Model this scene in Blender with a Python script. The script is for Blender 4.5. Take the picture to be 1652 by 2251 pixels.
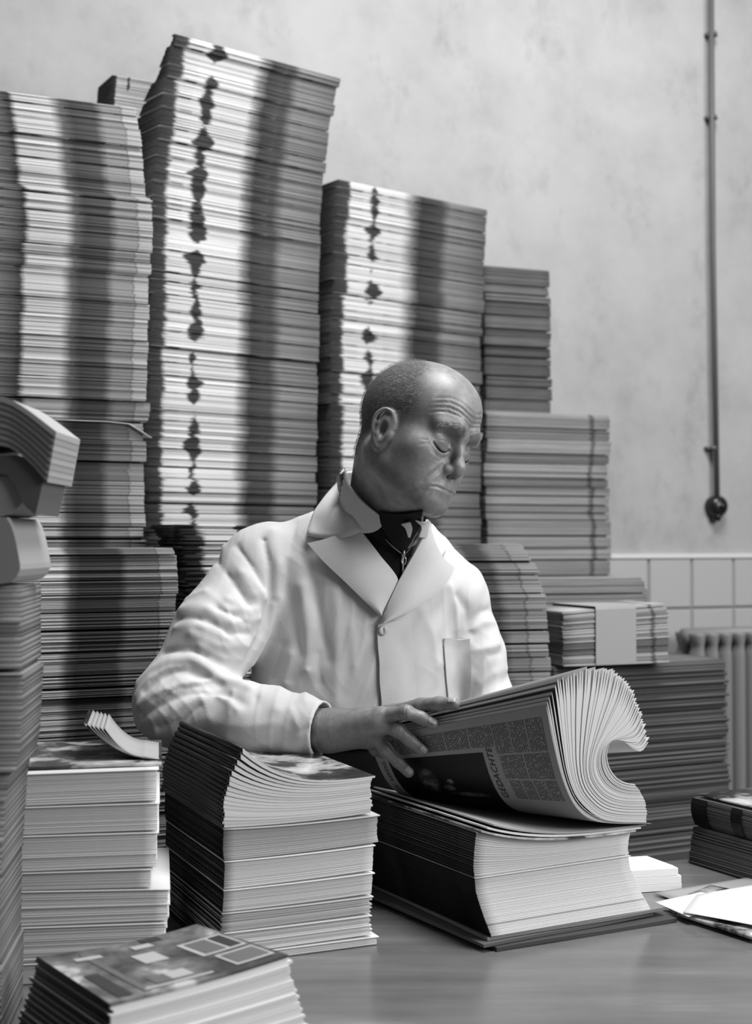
import bpy, math, random
import numpy as np
from mathutils import Vector, Matrix

# ------------------------------------------------------------------ clear
for _o in list(bpy.data.objects):
    bpy.data.objects.remove(_o, do_unlink=True)
scene = bpy.context.scene
COL = scene.collection

# ------------------------------------------------------------------ camera
FPX, CX, CY = 3000.0, 826.0, 1125.5          # focal length and centre in pixels of 1652x2251
CAMZ = 1.31
PITCH = math.atan(0.0215)
cam_d = bpy.data.cameras.new('camera')
cam_d.sensor_fit = 'HORIZONTAL'; cam_d.sensor_width = 36.0
cam_d.lens = FPX / 1652.0 * 36.0
cam_d.clip_start = 0.05
cam_d.dof.use_dof = True; cam_d.dof.focus_distance = 2.08; cam_d.dof.aperture_fstop = 5.6
cam = bpy.data.objects.new('camera', cam_d); COL.objects.link(cam)
cam.location = (0, 0, CAMZ); cam.rotation_euler = (math.pi / 2 + PITCH, 0, 0)
scene.camera = cam

# ------------------------------------------------------------------ world, lights, exposure
world = bpy.data.worlds.new('world'); scene.world = world; world.use_nodes = True
_bg = world.node_tree.nodes['Background']
_bg.inputs[0].default_value = (1, 1, 1, 1); _bg.inputs[1].default_value = 0.085

def area(name, loc, target, sx, sy, power):
    l = bpy.data.lights.new(name, 'AREA'); l.shape = 'RECTANGLE'; l.size = sx; l.size_y = sy; l.energy = power
    o = bpy.data.objects.new(name, l); COL.objects.link(o); o.location = loc
    o.rotation_euler = (Vector(target) - Vector(loc)).to_track_quat('-Z', 'Y').to_euler()
    return o
area('window_light', (2.9, 0.75, 2.6), (0.0, 2.7, 1.2), 1.9, 1.7, 112)
area('skylight', (0.75, 1.95, 4.2), (0.1, 2.4, 0.8), 1.4, 1.1, 146)

vs = scene.view_settings
vs.view_transform = 'Standard'; vs.look = 'None'; vs.gamma = 1.0; vs.exposure = 0.0
vs.use_curve_mapping = False

# ------------------------------------------------------------------ helpers
def s2l(v):
    v = v / 255.0
    return v / 12.92 if v <= 0.04045 else ((v + 0.055) / 1.055) ** 2.4
def g(v, a=1.0):
    c = s2l(v); return (c, c, c, a)

def ray(px, py):
    x = (px - CX) / FPX; y = (CY - py) / FPX
    return np.array([x, math.cos(PITCH) - y * math.sin(PITCH), math.sin(PITCH) + y * math.cos(PITCH)])
def P(px, py, d):
    r = ray(px, py); r = r / r[1] * d
    return np.array([r[0], r[1], r[2] + CAMZ])
def PZ(px, py, z):
    r = ray(px, py); r = r * ((z - CAMZ) / r[2])
    return np.array([r[0], r[1], z])
def PPL(px, py, q, n):
    """ray through a pixel of the photograph met with the plane through q with normal n"""
    r = ray(px, py); c = np.array([0, 0, CAMZ])
    t = np.dot(np.asarray(q) - c, n) / np.dot(r, n)
    return c + r * t
def E1(a): return np.array([math.cos(a), math.sin(a), 0.0])
def E2(a): return np.array([-math.sin(a), math.cos(a), 0.0])
RAD = math.radians

def tag(o, label=None, cat=None, group=None, kind=None):
    if label: o['label'] = label
    if cat: o['category'] = cat
    if group: o['group'] = group
    if kind: o['kind'] = kind
    return o
def link(name, mesh, mat=None, parent=None, smooth=False):
    o = bpy.data.objects.new(name, mesh); COL.objects.link(o)
    if mat is not None and len(mesh.materials) == 0: mesh.materials.append(mat)
    if parent is not None:
        o.parent = parent
        o.matrix_parent_inverse = Matrix.Translation(-Vector(parent.location)) if parent.type == 'EMPTY' else Matrix.Identity(4)
    if smooth:
        mesh.shade_smooth()
    return o
def empty(name, loc):
    o = bpy.data.objects.new(name, None); COL.objects.link(o); o.location = tuple(float(a) for a in loc); o.empty_display_size = .05
    return o
def mesh_of(name, verts, faces):
    m = bpy.data.meshes.new(name)
    m.from_pydata([tuple(map(float, v)) for v in verts], [], faces); m.update()
    return m
def mesh_np(name, verts, quads):
    m = bpy.data.meshes.new(name)
    nv, nf = len(verts), len(quads)
    m.vertices.add(nv); m.vertices.foreach_set('co', np.asarray(verts, dtype=np.float32).ravel())
    m.loops.add(nf * 4); m.polygons.add(nf)
    m.loops.foreach_set('vertex_index', np.asarray(quads, dtype=np.int32).ravel())
    m.polygons.foreach_set('loop_start', np.arange(nf, dtype=np.int32) * 4)
    m.update(calc_edges=True); m.validate()
    return m

class MB:
    def __init__(s): s.v = []; s.f = []
    def box(s, c, sx, sy, sz, yaw=0.0):
        a, b = E1(yaw), E2(yaw); n = len(s.v); c = np.asarray(c, float)
        for k in (-1, 1):
            for i, j in ((-1, -1), (1, -1), (1, 1), (-1, 1)):
                s.v.append(c + a * i * sx / 2 + b * j * sy / 2 + np.array([0, 0, k * sz / 2]))
        s.f += [(n + 3, n + 2, n + 1, n), (n + 4, n + 5, n + 6, n + 7), (n, n + 1, n + 5, n + 4), (n + 1, n + 2, n + 6, n + 5), (n + 2, n + 3, n + 7, n + 6), (n + 3, n, n + 4, n + 7)]
        return s
    def tube(s, pts, rad, seg=10, caps=True, squash=1.0):
        pts = [np.asarray(p, float) for p in pts]; n0 = len(s.v); m = len(pts)
        if not hasattr(rad, '__len__'): rad = [rad] * m
        up = None
        for i, p in enumerate(pts):
            t = pts[min(i + 1, m - 1)] - pts[max(i - 1, 0)]; t = t / (np.linalg.norm(t) + 1e-12)
            if up is None: up = np.array([0, 0, 1.]) if abs(t[2]) < .9 else np.array([1., 0, 0])
            x = np.cross(t, up); x /= np.linalg.norm(x) + 1e-12; up = np.cross(x, t)
            for k in range(seg):
                a = 2 * math.pi * k / seg
                s.v.append(p + rad[i] * (math.cos(a) * x + squash * math.sin(a) * up))
        for i in range(m - 1):
            for k in range(seg):
                a = n0 + i * seg + k; b = n0 + i * seg + (k + 1) % seg
                s.f.append((a, b, b + seg, a + seg))
        if caps:
            s.f.append(tuple(n0 + k for k in reversed(range(seg)))); s.f.append(tuple(n0 + (m - 1) * seg + k for k in range(seg)))
        return s
    def grid(s, G, th=None, nrm=None):
        """G: (n,m,3) points. With th, a closed slab of that thickness behind the surface."""
        G = np.asarray(G, float); n, m = G.shape[:2]; o = len(s.v)
        s.v += list(G.reshape(-1, 3))
        for i in range(n - 1):
            for j in range(m - 1):
                a = o + i * m + j; s.f.append((a, a + 1, a + m + 1, a + m))
        if th is not None:
            if nrm is None:
                du = np.gradient(G, axis=0); dv = np.gradient(G, axis=1); nr = np.cross(dv, du)
                nr /= np.linalg.norm(nr, axis=2, keepdims=True) + 1e-12
            else: nr = np.broadcast_to(nrm, G.shape)
            o2 = len(s.v); s.v += list((G - nr * th).reshape(-1, 3))
            for i in range(n - 1):
                for j in range(m - 1):
                    a = o2 + i * m + j; s.f.append((a + m, a + m + 1, a + 1, a))
            def side(l):
                for a, b in zip(l[:-1], l[1:]): s.f.append((b, a, a - o + o2, b - o + o2))
            side([o + j for j in range(m)]); side([o + i * m + m - 1 for i in range(n)])
            side([o + (n - 1) * m + j for j in reversed(range(m))]); side([o + i * m for i in reversed(range(n))])
        return s
    def build(s, name, mat=None, parent=None, smooth=False):
        return link(name, mesh_of(name, s.v, s.f), mat, parent, smooth)

# ------------------------------------------------------------------ materials
def new_mat(name, grey=128, rough=.7, spec=.3):
    m = bpy.data.materials.new(name); m.use_nodes = True
    b = m.node_tree.nodes['Principled BSDF']
    b.inputs['Base Color'].default_value = g(grey); b.inputs['Roughness'].default_value = rough
    b.inputs['Specular IOR Level'].default_value = spec
    return m
class NT:
    """small node-building helper"""
    def __init__(s, m): s.t = m.node_tree; s.b = s.t.nodes['Principled BSDF']
    def n(s, typ, **kw):
        x = s.t.nodes.new(typ)
        for k, v in kw.items(): setattr(x, k, v)
        return x
    def l(s, a, b): s.t.links.new(a, b)
    def math(s, op, a, b=None, clamp=False):
        x = s.n('ShaderNodeMath', operation=op); x.use_clamp = clamp
        for i, q in enumerate((a, b)):
            if q is None: continue
            if isinstance(q, (int, float)): x.inputs[i].default_value = q
            else: s.l(q, x.inputs[i])
        return x.outputs[0]
    def comb(s, a, b, c=0.0):
        x = s.n('ShaderNodeCombineXYZ')
        for i, q in enumerate((a, b, c)):
            if isinstance(q, (int, float)): x.inputs[i].default_value = q
            else: s.l(q, x.inputs[i])
        return x.outputs[0]
    def noise(s, vec, scale=1.0, detail=2.0, rough=.5):
        x = s.n('ShaderNodeTexNoise'); x.inputs['Scale'].default_value = scale; x.inputs['Detail'].default_value = detail
        x.inputs['Roughness'].default_value = rough
        if vec is not None: s.l(vec, x.inputs['Vector'])
        return x.outputs['Fac']
    def ramp(s, fac, stops, interp='LINEAR'):
        x = s.n('ShaderNodeValToRGB'); x.color_ramp.interpolation = interp
        e = x.color_ramp.elements
        while len(e) < len(stops): e.new(.5)
        for q, (p, v) in zip(e, stops):
            q.position = p; q.color = g(v)
        s.l(fac, x.inputs[0]); return x.outputs[0]
    def mapr(s, v, a, b, c, d):
        x = s.n('ShaderNodeMapRange')
        for i, q in zip((1, 2, 3, 4), (a, b, c, d)): x.inputs[i].default_value = q
        s.l(v, x.inputs[0]); return x.outputs[0]
    def mix(s, fac, a, b, typ='MIX'):
        x = s.n('ShaderNodeMix', data_type='RGBA', blend_type=typ)
        for i, q in zip((0, 6, 7), (fac, a, b)):
            if isinstance(q, (int, float)): x.inputs[i].default_value = q
            elif isinstance(q, tuple): x.inputs[i].default_value = q
            else: s.l(q, x.inputs[i])
        return x.outputs[2]
    def bump(s, h, strength=.3, dist=.002):
        x = s.n('ShaderNodeBump'); x.inputs['Strength'].default_value = strength; x.inputs['Distance'].default_value = dist
        s.l(h, x.inputs['Height']); s.l(x.outputs[0], s.b.inputs['Normal'])

def edge_mat(name, stops, side=70, blotch=(), wob=.014, streak=.20, seed=0.0, fibre=.16):
    """printed, trimmed paper edges: bands along the edge where ink bleeds off the page, one tint per copy"""
    m = new_mat(name, 150, .8, .15); t = NT(m)
    uv = t.n('ShaderNodeUVMap'); sep = t.n('ShaderNodeSeparateXYZ'); t.l(uv.outputs[0], sep.inputs[0])
    u, z = sep.outputs[0], sep.outputs[1]
    at = t.n('ShaderNodeAttribute', attribute_name='tint'); tint = at.outputs['Fac']
    sh = t.n('ShaderNodeAttribute', attribute_name='shift').outputs['Fac']
    w1 = t.math('SUBTRACT', t.noise(t.comb(seed, z, t.math('MULTIPLY', u, .4)), 24, 2), .5)
    uu = t.math('ADD', u, t.math('ADD', t.math('MULTIPLY', w1, wob * 4), t.math('MULTIPLY', sh, wob * .35)))
    col = t.ramp(uu, stops)
    for c, hw, val in blotch:
        nz = t.noise(t.comb(seed + 3.7, z, 0.0), 26, 1)
        wid = t.math('MULTIPLY', t.math('SUBTRACT', nz, .38), hw * 4.6)
        dd = t.math('ABSOLUTE', t.math('SUBTRACT', uu, c))
        mk = t.mapr(t.math('SUBTRACT', wid, dd), -.006, .012, 0, 1)
        col = t.mix(mk, col, g(val))
    sidem = t.mapr(u, -.004, 0.0, 1, 0)  # left side has its own tone; on the pale piles it paints shade
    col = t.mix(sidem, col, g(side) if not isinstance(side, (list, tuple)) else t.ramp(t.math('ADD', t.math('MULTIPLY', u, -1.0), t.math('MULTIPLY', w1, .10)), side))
    st = t.noise(t.comb(t.math('MULTIPLY', u, 2.5), t.math('MULTIPLY', z, 950), seed), 1.0, 2, .6)
    k = t.math('ADD', t.math('MULTIPLY', t.math('SUBTRACT', st, .5), streak * 2), 1.0)
    fib = t.noise(t.comb(t.math('MULTIPLY', u, 160), t.math('MULTIPLY', z, 300), seed), 1.0, 1)
    k = t.math('MULTIPLY', k, t.math('ADD', t.math('MULTIPLY', fib, fibre), 1 - fibre / 2))
    k = t.math('MULTIPLY', k, tint)
    cc = t.n('ShaderNodeCombineColor')
    for i in range(3): t.l(k, cc.inputs[i])
    t.l(t.mix(1.0, col, cc.outputs[0], 'MULTIPLY'), t.b.inputs['Base Color'])
    return m

_u = ['', 'first', 'second', 'third', 'fourth', 'fifth', 'sixth', 'seventh', 'eighth', 'ninth', 'tenth', 'eleventh', 'twelfth', 'thirteenth', 'fourteenth', 'fifteenth', 'sixteenth', 'seventeenth', 'eighteenth', 'nineteenth']
ORD = _u[1:]
for _t, _n in (('twent', 20), ('thirt', 30), ('fort', 40), ('fift', 50)):
    ORD.append(_t + 'ieth'); ORD += [_t + 'y-' + q for q in _u[1:10]]
# ------------------------------------------------------------------ room shell
WYAW = RAD(22.0)
WA, WB = E1(WYAW), E2(WYAW)                 # along the wall, into the wall
WP = np.array([.99, 4.10, 0.0])
def wallpt(t, z, off=0.0): return WP + WA * t - WB * off + np.array([0, 0, z])

m_wall = new_mat('painted_plaster', 178, .85, .2); t = NT(m_wall)
tc = t.n('ShaderNodeTexCoord').outputs['Object']
n1 = t.noise(tc, 1.3, 6, .6); n2 = t.noise(tc, 5.0, 5, .65); n3 = t.noise(tc, 90, 2)
c1 = t.ramp(n1, [(.25, 148), (.5, 160), (.75, 170)])
c2 = t.ramp(n2, [(.30, 232), (.45, 246), (.62, 255)])
mp = t.n('ShaderNodeMapping'); mp.inputs['Scale'].default_value = (2.2, 2.2, 1.3); t.l(tc, mp.inputs[0])
n4 = t.noise(mp.outputs[0], 3.1, 8, .7)
c3 = t.ramp(n4, [(.56, 255), (.66, 240), (.76, 222)])
t.l(t.mix(1.0, t.mix(1.0, c1, c2, 'MULTIPLY'), c3, 'MULTIPLY'), t.b.inputs['Base Color'])
t.bump(n3, .15, .002)
m_floor = new_mat('floor_concrete', 80, .7)
t = NT(m_floor); tc = t.n('ShaderNodeTexCoord').outputs['Object']
t.l(t.ramp(t.noise(tc, 4, 5), [(.3, 66), (.7, 96)]), t.b.inputs['Base Color'])

L_, R_ = -4.2, 3.2
wl = MB(); c = WP + WA * ((L_ + R_) / 2) + WB * .10 + np.array([0, 0, 1.7]); wl.box(c, R_ - L_, .20, 3.4, WYAW)
wall = tag(wl.build('wall_back', m_wall), 'mottled pale plaster wall behind the stacks', kind='structure')
fl = MB(); fl.box((0, 2.0, -.05), 8, 7, .10, WYAW)
tag(fl.build('floor', m_floor), 'dark concrete floor', kind='structure')

# tiled dado: single tiles on the wall, joints recessed
m_tile = new_mat('glazed_tile', 162, .25, .5)
m_grout = new_mat('tile_grout', 120, .9)
TS = .150
ZT = P(1513, 1226, 4.10)[2]
t0 = None
for k in range(200):                          # wall parameter of the joint seen at x = 1513
    tt = -.5 + k * .01
    q = wallpt(tt, ZT); r = (q[0] / q[1]) * FPX + CX
    if r > 1513: t0 = tt; break
gb = MB(); gb.box(wallpt((L_ + R_) / 2, ZT / 2, .003), R_ - L_ - .02, .006, ZT, WYAW)
gro = tag(gb.build('grout_bed', m_grout, wall), kind=None)
tm = MB(); d = .0018
hw = TS / 2 - d
for (a, zz) in ((hw, 0), (hw - .004, .008)):
    for i, j in ((-1, -1), (1, -1), (1, 1), (-1, 1)):
        tm.v.append(WA * i * a - WB * (zz + .004) + np.array([0, 0, j * a]))
tm.f = [(4, 5, 6, 7), (0, 1, 5, 4), (1, 2, 6, 5), (2, 3, 7, 6), (3, 0, 4, 7)]
tile_me = mesh_of('tile', tm.v, tm.f); tile_me.materials.append(m_tile)
for i in range(-9, 14):
    for j in range(3 if i < -3 else 7):
        o = bpy.data.objects.new('tile', tile_me); COL.objects.link(o); o.parent = wall
        o.location = tuple(wallpt(t0 + (i + .5) * TS, ZT - (j + .5) * TS, .002))
rm = MB(); rm.box(wallpt((L_ + R_) / 2, ZT + .006, .008), R_ - L_ - .02, .016, .013, WYAW)
rm.build('tile_capping', new_mat('tile_capping', 198, .35), wall)

# radiator: column sections joined by hubs
m_rad = new_mat('radiator_enamel', 118, .45, .4)
tr0 = t0 - .10
rz1, rz0 = P(1560, 1388, 4.0)[2], .16
rad = empty('radiator', wallpt(tr0 + .5, 0, .12))
tag(rad, 'pale column radiator under the tiles at the right edge', 'radiator')
SW = .046
def section_mesh():
    b = MB(); H = rz1 - rz0
    # waisted slab: two tall columns with rounded shoulders
    prof = [(0, .008), (.012, .016), (.05, .0205), (H - .075, .0205), (H - .055, .0185), (H - .045, .0125), (H - .032, .0125), (H - .022, .019), (H - .006, .0228), (H, .0228)]
    for dy, rr in ((-.032, 1.0), (.032, 1.0)):
        pts = []; n0 = len(b.v); seg = 10
        for z, r in prof:
            for k in range(seg):
                a = 2 * math.pi * k / seg
                b.v.append(WA * math.cos(a) * r + WB * (dy + math.sin(a) * .030) + np.array([0, 0, z]))
        for i in range(len(prof) - 1):
            for k in range(seg):
                a = n0 + i * seg + k; c = n0 + i * seg + (k + 1) % seg
                b.f.append((a, c, c + seg, a + seg))
        b.f.append(tuple(n0 + (len(prof) - 1) * seg + k for k in range(seg)))
    return mesh_of('section', b.v, b.f)
sm = section_mesh(); sm.materials.append(m_rad); sm.shade_smooth()
for k in range(24):
    o = bpy.data.objects.new('section', sm); COL.objects.link(o); o.parent = rad
    o.location = tuple(wallpt(tr0 + .02 + k * SW, rz0, .12) - np.array(rad.location))
b = MB()
b.tube([wallpt(tr0 - .005, rz1 - .010, .12), wallpt(tr0 + 24 * SW, rz1 - .010, .12)], .024, 12); b.build('top_hub', m_rad, rad, True)
b = MB(); b.tube([wallpt(tr0 - .005, rz0 + .04, .12), wallpt(tr0 + 24 * SW, rz0 + .04, .12)], .024, 12); b.build('bottom_hub', m_rad, rad, True)
for k in (1, 22):
    b = MB(); b.box(wallpt(tr0 + k * SW, rz0 / 2, .12), .03, .08, rz0, WYAW); b.build('foot', m_rad, rad)

# conduit and its round switch
m_pipe = new_mat('conduit_paint', 84, .5, .4); m_bake = new_mat('black_bakelite', 22, .3, .5)
def wall_t_at(px, py):
    q = PPL(px, py, WP - WB * .02, WB); return float(np.dot(q - WP, WA)), q[2]
tp, zk = wall_t_at(1576, 1113)
tp2, _ = wall_t_at(1564, 300)
cond = empty('wall_conduit', wallpt(tp, zk, .02)); tag(cond, 'thin vertical conduit pipe running down the plaster wall', 'pipe')
b = MB(); b.tube([wallpt(tp - .002, zk + .02, .022), wallpt(tp2, 2.2, .022), wallpt(tp2 - .002, 3.38, .022)], .0082, 12); b.build('pipe', m_pipe, cond, True)
for py in (75, 258, 985):
    tq, zq = wall_t_at(1566, py)
    b = MB(); b.box(wallpt(tq, zq, .010), .034, .020, .010, WYAW); b.tube([wallpt(tq, zq - .006, .022), wallpt(tq, zq + .006, .022)], .0105, 12); b.build('clamp', m_pipe, cond, True)
swt = empty('wall_switch', wallpt(tp, zk, 0)); tag(swt, 'round black switch at the lower end of the wall pipe', 'switch')
b = MB(); b.tube([wallpt(tp, zk, .001), wallpt(tp, zk, .012), wallpt(tp, zk, .030), wallpt(tp, zk, .040), wallpt(tp, zk, .044)], [.032, .033, .031, .022, .006], 20); b.build('housing', m_bake, swt, True)
b = MB(); b.tube([wallpt(tp, zk - .02, .018), wallpt(tp - .002, zk - .044, .016)], [.019, .012], 12); b.build('cable_gland', m_bake, swt, True)
b = MB(); b.tube([wallpt(tp, zk, .040), wallpt(tp, zk, .052)], [.009, .007], 12); b.build('knob', m_bake, swt, True)

# ------------------------------------------------------------------ table and bench
ZTAB = .752
m_tab = new_mat('worn_tabletop', 92, .34, .5); t = NT(m_tab)
tc = t.n('ShaderNodeTexCoord').outputs['Object']
mp = t.n('ShaderNodeMapping'); mp.inputs['Rotation'].default_value = (0, 0, -RAD(24)); mp.inputs['Scale'].default_value = (1.2, 9, 1); t.l(tc, mp.inputs[0])
s1 = t.noise(mp.outputs[0], 2.0, 5, .6); s2 = t.noise(tc, 3.0, 5, .6); s3 = t.noise(tc, 60, 3)
cA = t.ramp(s1, [(.28, 78), (.48, 98), (.62, 112), (.72, 140), (.82, 118)])
t.l(t.mix(.4, cA, t.ramp(s2, [(.3, 84), (.7, 118)])), t.b.inputs['Base Color'])
t.l(t.mapr(s2, .3, .7, .16, .30), t.b.inputs['Roughness'])
m_wood = new_mat('dark_wood', 52, .6)
TYAW = RAD(22.0); TA, TB = E1(TYAW), E2(TYAW)
far = np.array([.50, 2.39, 0.0])                       # a point of the far edge
tw, tl = 1.05, 2.6
ctr = far + TA * (-.15) - TB * tw / 2
tab = empty('work_table', (ctr[0], ctr[1], 0)); tag(tab, 'wide grey worktable in front of the man', 'table')
b = MB(); b.box(ctr + np.array([0, 0, ZTAB - .02]), tl, tw, .04, TYAW); b.build('tabletop', m_tab, tab)
b = MB(); b.box(ctr + np.array([0, 0, ZTAB - .09]), tl - .16, tw - .16, .10, TYAW); b.build('apron', m_wood, tab)
for i in (-1, 1):
    for j in (-1, 1):
        b = MB(); b.box(ctr + TA * i * (tl / 2 - .1) + TB * j * (tw / 2 - .1) + np.array([0, 0, (ZTAB - .14) / 2]), .07, .07, ZTAB - .14, TYAW); b.build('leg', m_wood, tab)
ZB = .62
bf = np.array([.20, 2.62, 0.0])
bd = float(np.dot(WP - bf, WB)) - .22; bl = 2.9
bc = bf + WB * bd / 2 + WA * (-.35)
ben = empty('storage_bench', (bc[0], bc[1], 0)); tag(ben, 'low dark wooden bench carrying the stacks along the wall', 'bench')
b = MB(); b.box(bc + np.array([0, 0, ZB - .02]), bl, bd, .04, WYAW); b.build('bench_top', m_wood, ben)
for i in (-1, 0, 1):
    for j in (-1, 1):
        b = MB(); b.box(bc + WA * i * (bl / 2 - .08) + WB * j * (bd / 2 - .08) + np.array([0, 0, (ZB - .04) / 2]), .08, .08, ZB - .04, WYAW); b.build('leg', m_wood, ben)
# ------------------------------------------------------------------ stacks of magazines
NU = 6
def layer_mesh(name, layers, mat):
    """layers: list of dict(org, e1, e2, w, dep, zb[NU+1], zt[NU+1], tint, shift[, zbk])"""
    V = []; F = []; UV = []; TI = []; SH = []
    for L in layers:
        n0 = len(V); o, a, c, w, dep = L['org'], L['e1'], L['e2'], L['w'], L['dep']
        zb, zt = L['zb'], L['zt']; back = L.get('back', 0.0)
        nu = len(zb) - 1
        for j in range(nu + 1):
            p = o + a * (w * j / nu); q = p + c * dep
            V += [(p[0], p[1], zb[j]), (p[0], p[1], zt[j]), (q[0], q[1], zb[j] + back), (q[0], q[1], zt[j] + back)]
        zm = float(zb.mean())
        ti, sh = L['tint'], L['shift']
        for j in range(nu):
            a0 = n0 + 4 * j; b0 = a0 + 4; u0, u1 = j / nu, (j + 1) / nu
            F += [(a0, b0, b0 + 1, a0 + 1), (b0 + 2, a0 + 2, a0 + 3, b0 + 3), (a0 + 1, b0 + 1, b0 + 3, a0 + 3), (b0, a0, a0 + 2, b0 + 2)]
            th = float(zt[j] - zb[j])
            fr = [(u0, zm), (u1, zm), (u1, zm + th), (u0, zm + th)]
            UV += fr + fr + fr + fr
        e = n0 + 4 * nu; th = float(zt[0] - zb[0])
        F += [(n0 + 2, n0, n0 + 1, n0 + 3), (e, e + 2, e + 3, e + 1)]
        UV += [(-1, zm), (-.01, zm), (-.01, zm + th), (-1, zm + th)]
        UV += [(1.0, zm), (1.0, zm), (1.0, zm + th), (1.0, zm + th)]
        k = 4 * nu + 2
        TI += [ti] * k; SH += [sh] * k
    m = mesh_np(name, V, F)
    uvl = m.uv_layers.new(name='UVMap')
    uvl.data.foreach_set('uv', np.asarray(UV, dtype=np.float32).ravel())
    for nm, arr in (('tint', TI), ('shift', SH)):
        at = m.attributes.new(nm, 'FLOAT', 'FACE'); at.data.foreach_set('value', np.asarray(arr, dtype=np.float32))
    m.materials.append(mat)
    return m

def interp(tab, x):
    xs = [q[0] for q in tab]; ys = [q[1] for q in tab]
    return float(np.interp(x, xs, ys))

def stack(desc, anchor, edge, d, yaw, w, dep, ytop, mat, seed, zbot=None, ybot=None, bt=(.024, .050), lt=(.0018, .0042), tones=(.84, 1.04),
          gapshade=.06, breaks=None, skew=None, wid=None, group=None, jit=.0004, wedge=.25, word='magazine bundle', hidden_below=None, force=(), dept=None, tonetab=None):
    """One column of bundles. edge: [(pixel row, pixel column)] of the front corner named by anchor, at distance d."""
    rng = random.Random(seed); yaw = RAD(yaw)
    a, c = E1(yaw), E2(yaw)
    ztop = P(edge[0][1], ytop, d)[2]
    if zbot is None: zbot = P(edge[-1][1], ybot, d)[2]
    def org(z):
        y = 1190 - (z - CAMZ) / d * FPX
        x = interp(edge, y); p = P(x, y, d); p = np.array([p[0], p[1], 0.0])
        ww = w if wid is None else w * interp(wid, y)
        if anchor == 'R': p = p - a * ww
        if skew: p = p + c * interp(skew, y)
        return p, ww
    def dpt_(pr_): return dep if dept is None else interp(dept, 1190 - (float(pr_.mean()) - CAMZ) / d * FPX)
    prof = np.full(NU + 1, zbot)
    uj = np.linspace(-.5, .5, NU + 1)
    out = []; z = zbot
    cuts = None
    if breaks:
        cuts = sorted([P(edge[0][1], y, d)[2] for y in breaks])
    while z < ztop - .004:
        T = rng.uniform(*bt)
        if hidden_below and z < hidden_below: T = .16
        if cuts:
            nx = [q for q in cuts if q > z + .008]
            T = (nx[0] - z) if nx else ztop - z
        for y_ in force:
            zf = P(edge[0][1], y_, d)[2]
            if z + .010 < zf < z + T * 1.5: T = zf - z; break
        T = min(T, ztop - z)
        if ztop - (z + T) < bt[0] * .5: T = ztop - z
        layers = []; acc = 0.0
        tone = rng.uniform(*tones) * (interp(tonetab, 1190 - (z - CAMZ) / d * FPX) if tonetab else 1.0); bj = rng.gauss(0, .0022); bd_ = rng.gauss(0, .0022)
        slope = float(prof[-1] - prof[0]); wdg = (slope * .5 + rng.uniform(-1, 1) * .008 * wedge - slope) / (2 * T)
        gap = rng.choice([.0035, .0055, .0075, .0105]) if T > .02 else .002
        while acc < T - gap - 1e-5:
            th = min(rng.uniform(*lt), T - gap - acc)
            if T - gap - acc - th < .0008: th = T - gap - acc
            pull = -(prof - prof.mean()) * .02
            zt = prof + th * (1 + wdg * uj * 2) + pull * .2
            zt = np.maximum(zt, prof + th * .3)
            o, ww = org(float(prof.mean()))
            r = rng.random()
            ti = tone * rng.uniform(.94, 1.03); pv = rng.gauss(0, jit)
            if r < .05: ti *= .62
            elif r < .12: ti *= 1.15; pv -= .0022
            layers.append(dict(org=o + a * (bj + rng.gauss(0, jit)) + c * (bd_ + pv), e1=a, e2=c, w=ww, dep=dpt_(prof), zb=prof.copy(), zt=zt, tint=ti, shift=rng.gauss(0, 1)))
            prof = zt; acc += th
        if z + T < ztop - .004:           # slot between two bundles: cover set back, near-black tint paints the gap shadow
            o, ww = org(float(prof.mean()))
            zt = np.full(NU + 1, float(prof.max()) + gap * .45)
            layers.append(dict(org=o + a * .003 + c * rng.uniform(.012, .018), e1=a, e2=c, w=ww - .006, dep=max(.006, dpt_(prof) - .02), zb=prof.copy(), zt=zt, tint=gapshade, shift=0))
            prof = zt
        me = layer_mesh(word.replace(' ', '_'), layers, mat)
        ob = bpy.data.objects.new(word.replace(' ', '_'), me); COL.objects.link(ob)
        out.append(ob); z = float(prof.mean())
    n = len(out)
    for k, ob in enumerate(reversed(out)):
        if n == 1: lb = '%s %s' % (word, desc)
        elif k == 0: lb = 'topmost %s of %s' % (word, desc)
        else: lb = '%s %s from the top of %s' % (ORD[k], word, desc)
        tag(ob, lb, 'magazines', group or ('bundles of ' + desc)[:60])
    return prof, out, org

MAG = {}
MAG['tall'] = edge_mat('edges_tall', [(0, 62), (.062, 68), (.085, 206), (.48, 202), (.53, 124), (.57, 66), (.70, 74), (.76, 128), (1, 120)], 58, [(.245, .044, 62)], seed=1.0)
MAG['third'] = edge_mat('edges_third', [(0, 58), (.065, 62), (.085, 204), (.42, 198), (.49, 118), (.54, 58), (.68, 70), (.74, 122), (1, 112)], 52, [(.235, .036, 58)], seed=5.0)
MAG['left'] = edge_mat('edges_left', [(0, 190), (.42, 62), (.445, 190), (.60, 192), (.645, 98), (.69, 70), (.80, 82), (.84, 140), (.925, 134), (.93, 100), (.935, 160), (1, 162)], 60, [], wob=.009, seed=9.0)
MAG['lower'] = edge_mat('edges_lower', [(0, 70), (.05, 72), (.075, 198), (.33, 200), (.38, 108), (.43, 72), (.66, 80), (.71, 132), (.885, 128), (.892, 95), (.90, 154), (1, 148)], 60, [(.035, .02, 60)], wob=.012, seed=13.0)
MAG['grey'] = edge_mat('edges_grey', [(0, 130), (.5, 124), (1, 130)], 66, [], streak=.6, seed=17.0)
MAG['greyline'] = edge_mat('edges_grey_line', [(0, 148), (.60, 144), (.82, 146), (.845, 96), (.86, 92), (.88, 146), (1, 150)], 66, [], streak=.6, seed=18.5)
MAG['dark'] = edge_mat('edges_dark', [(0, 96), (.5, 92), (1, 96)], 50, [], streak=.75, seed=21.0)
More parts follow.
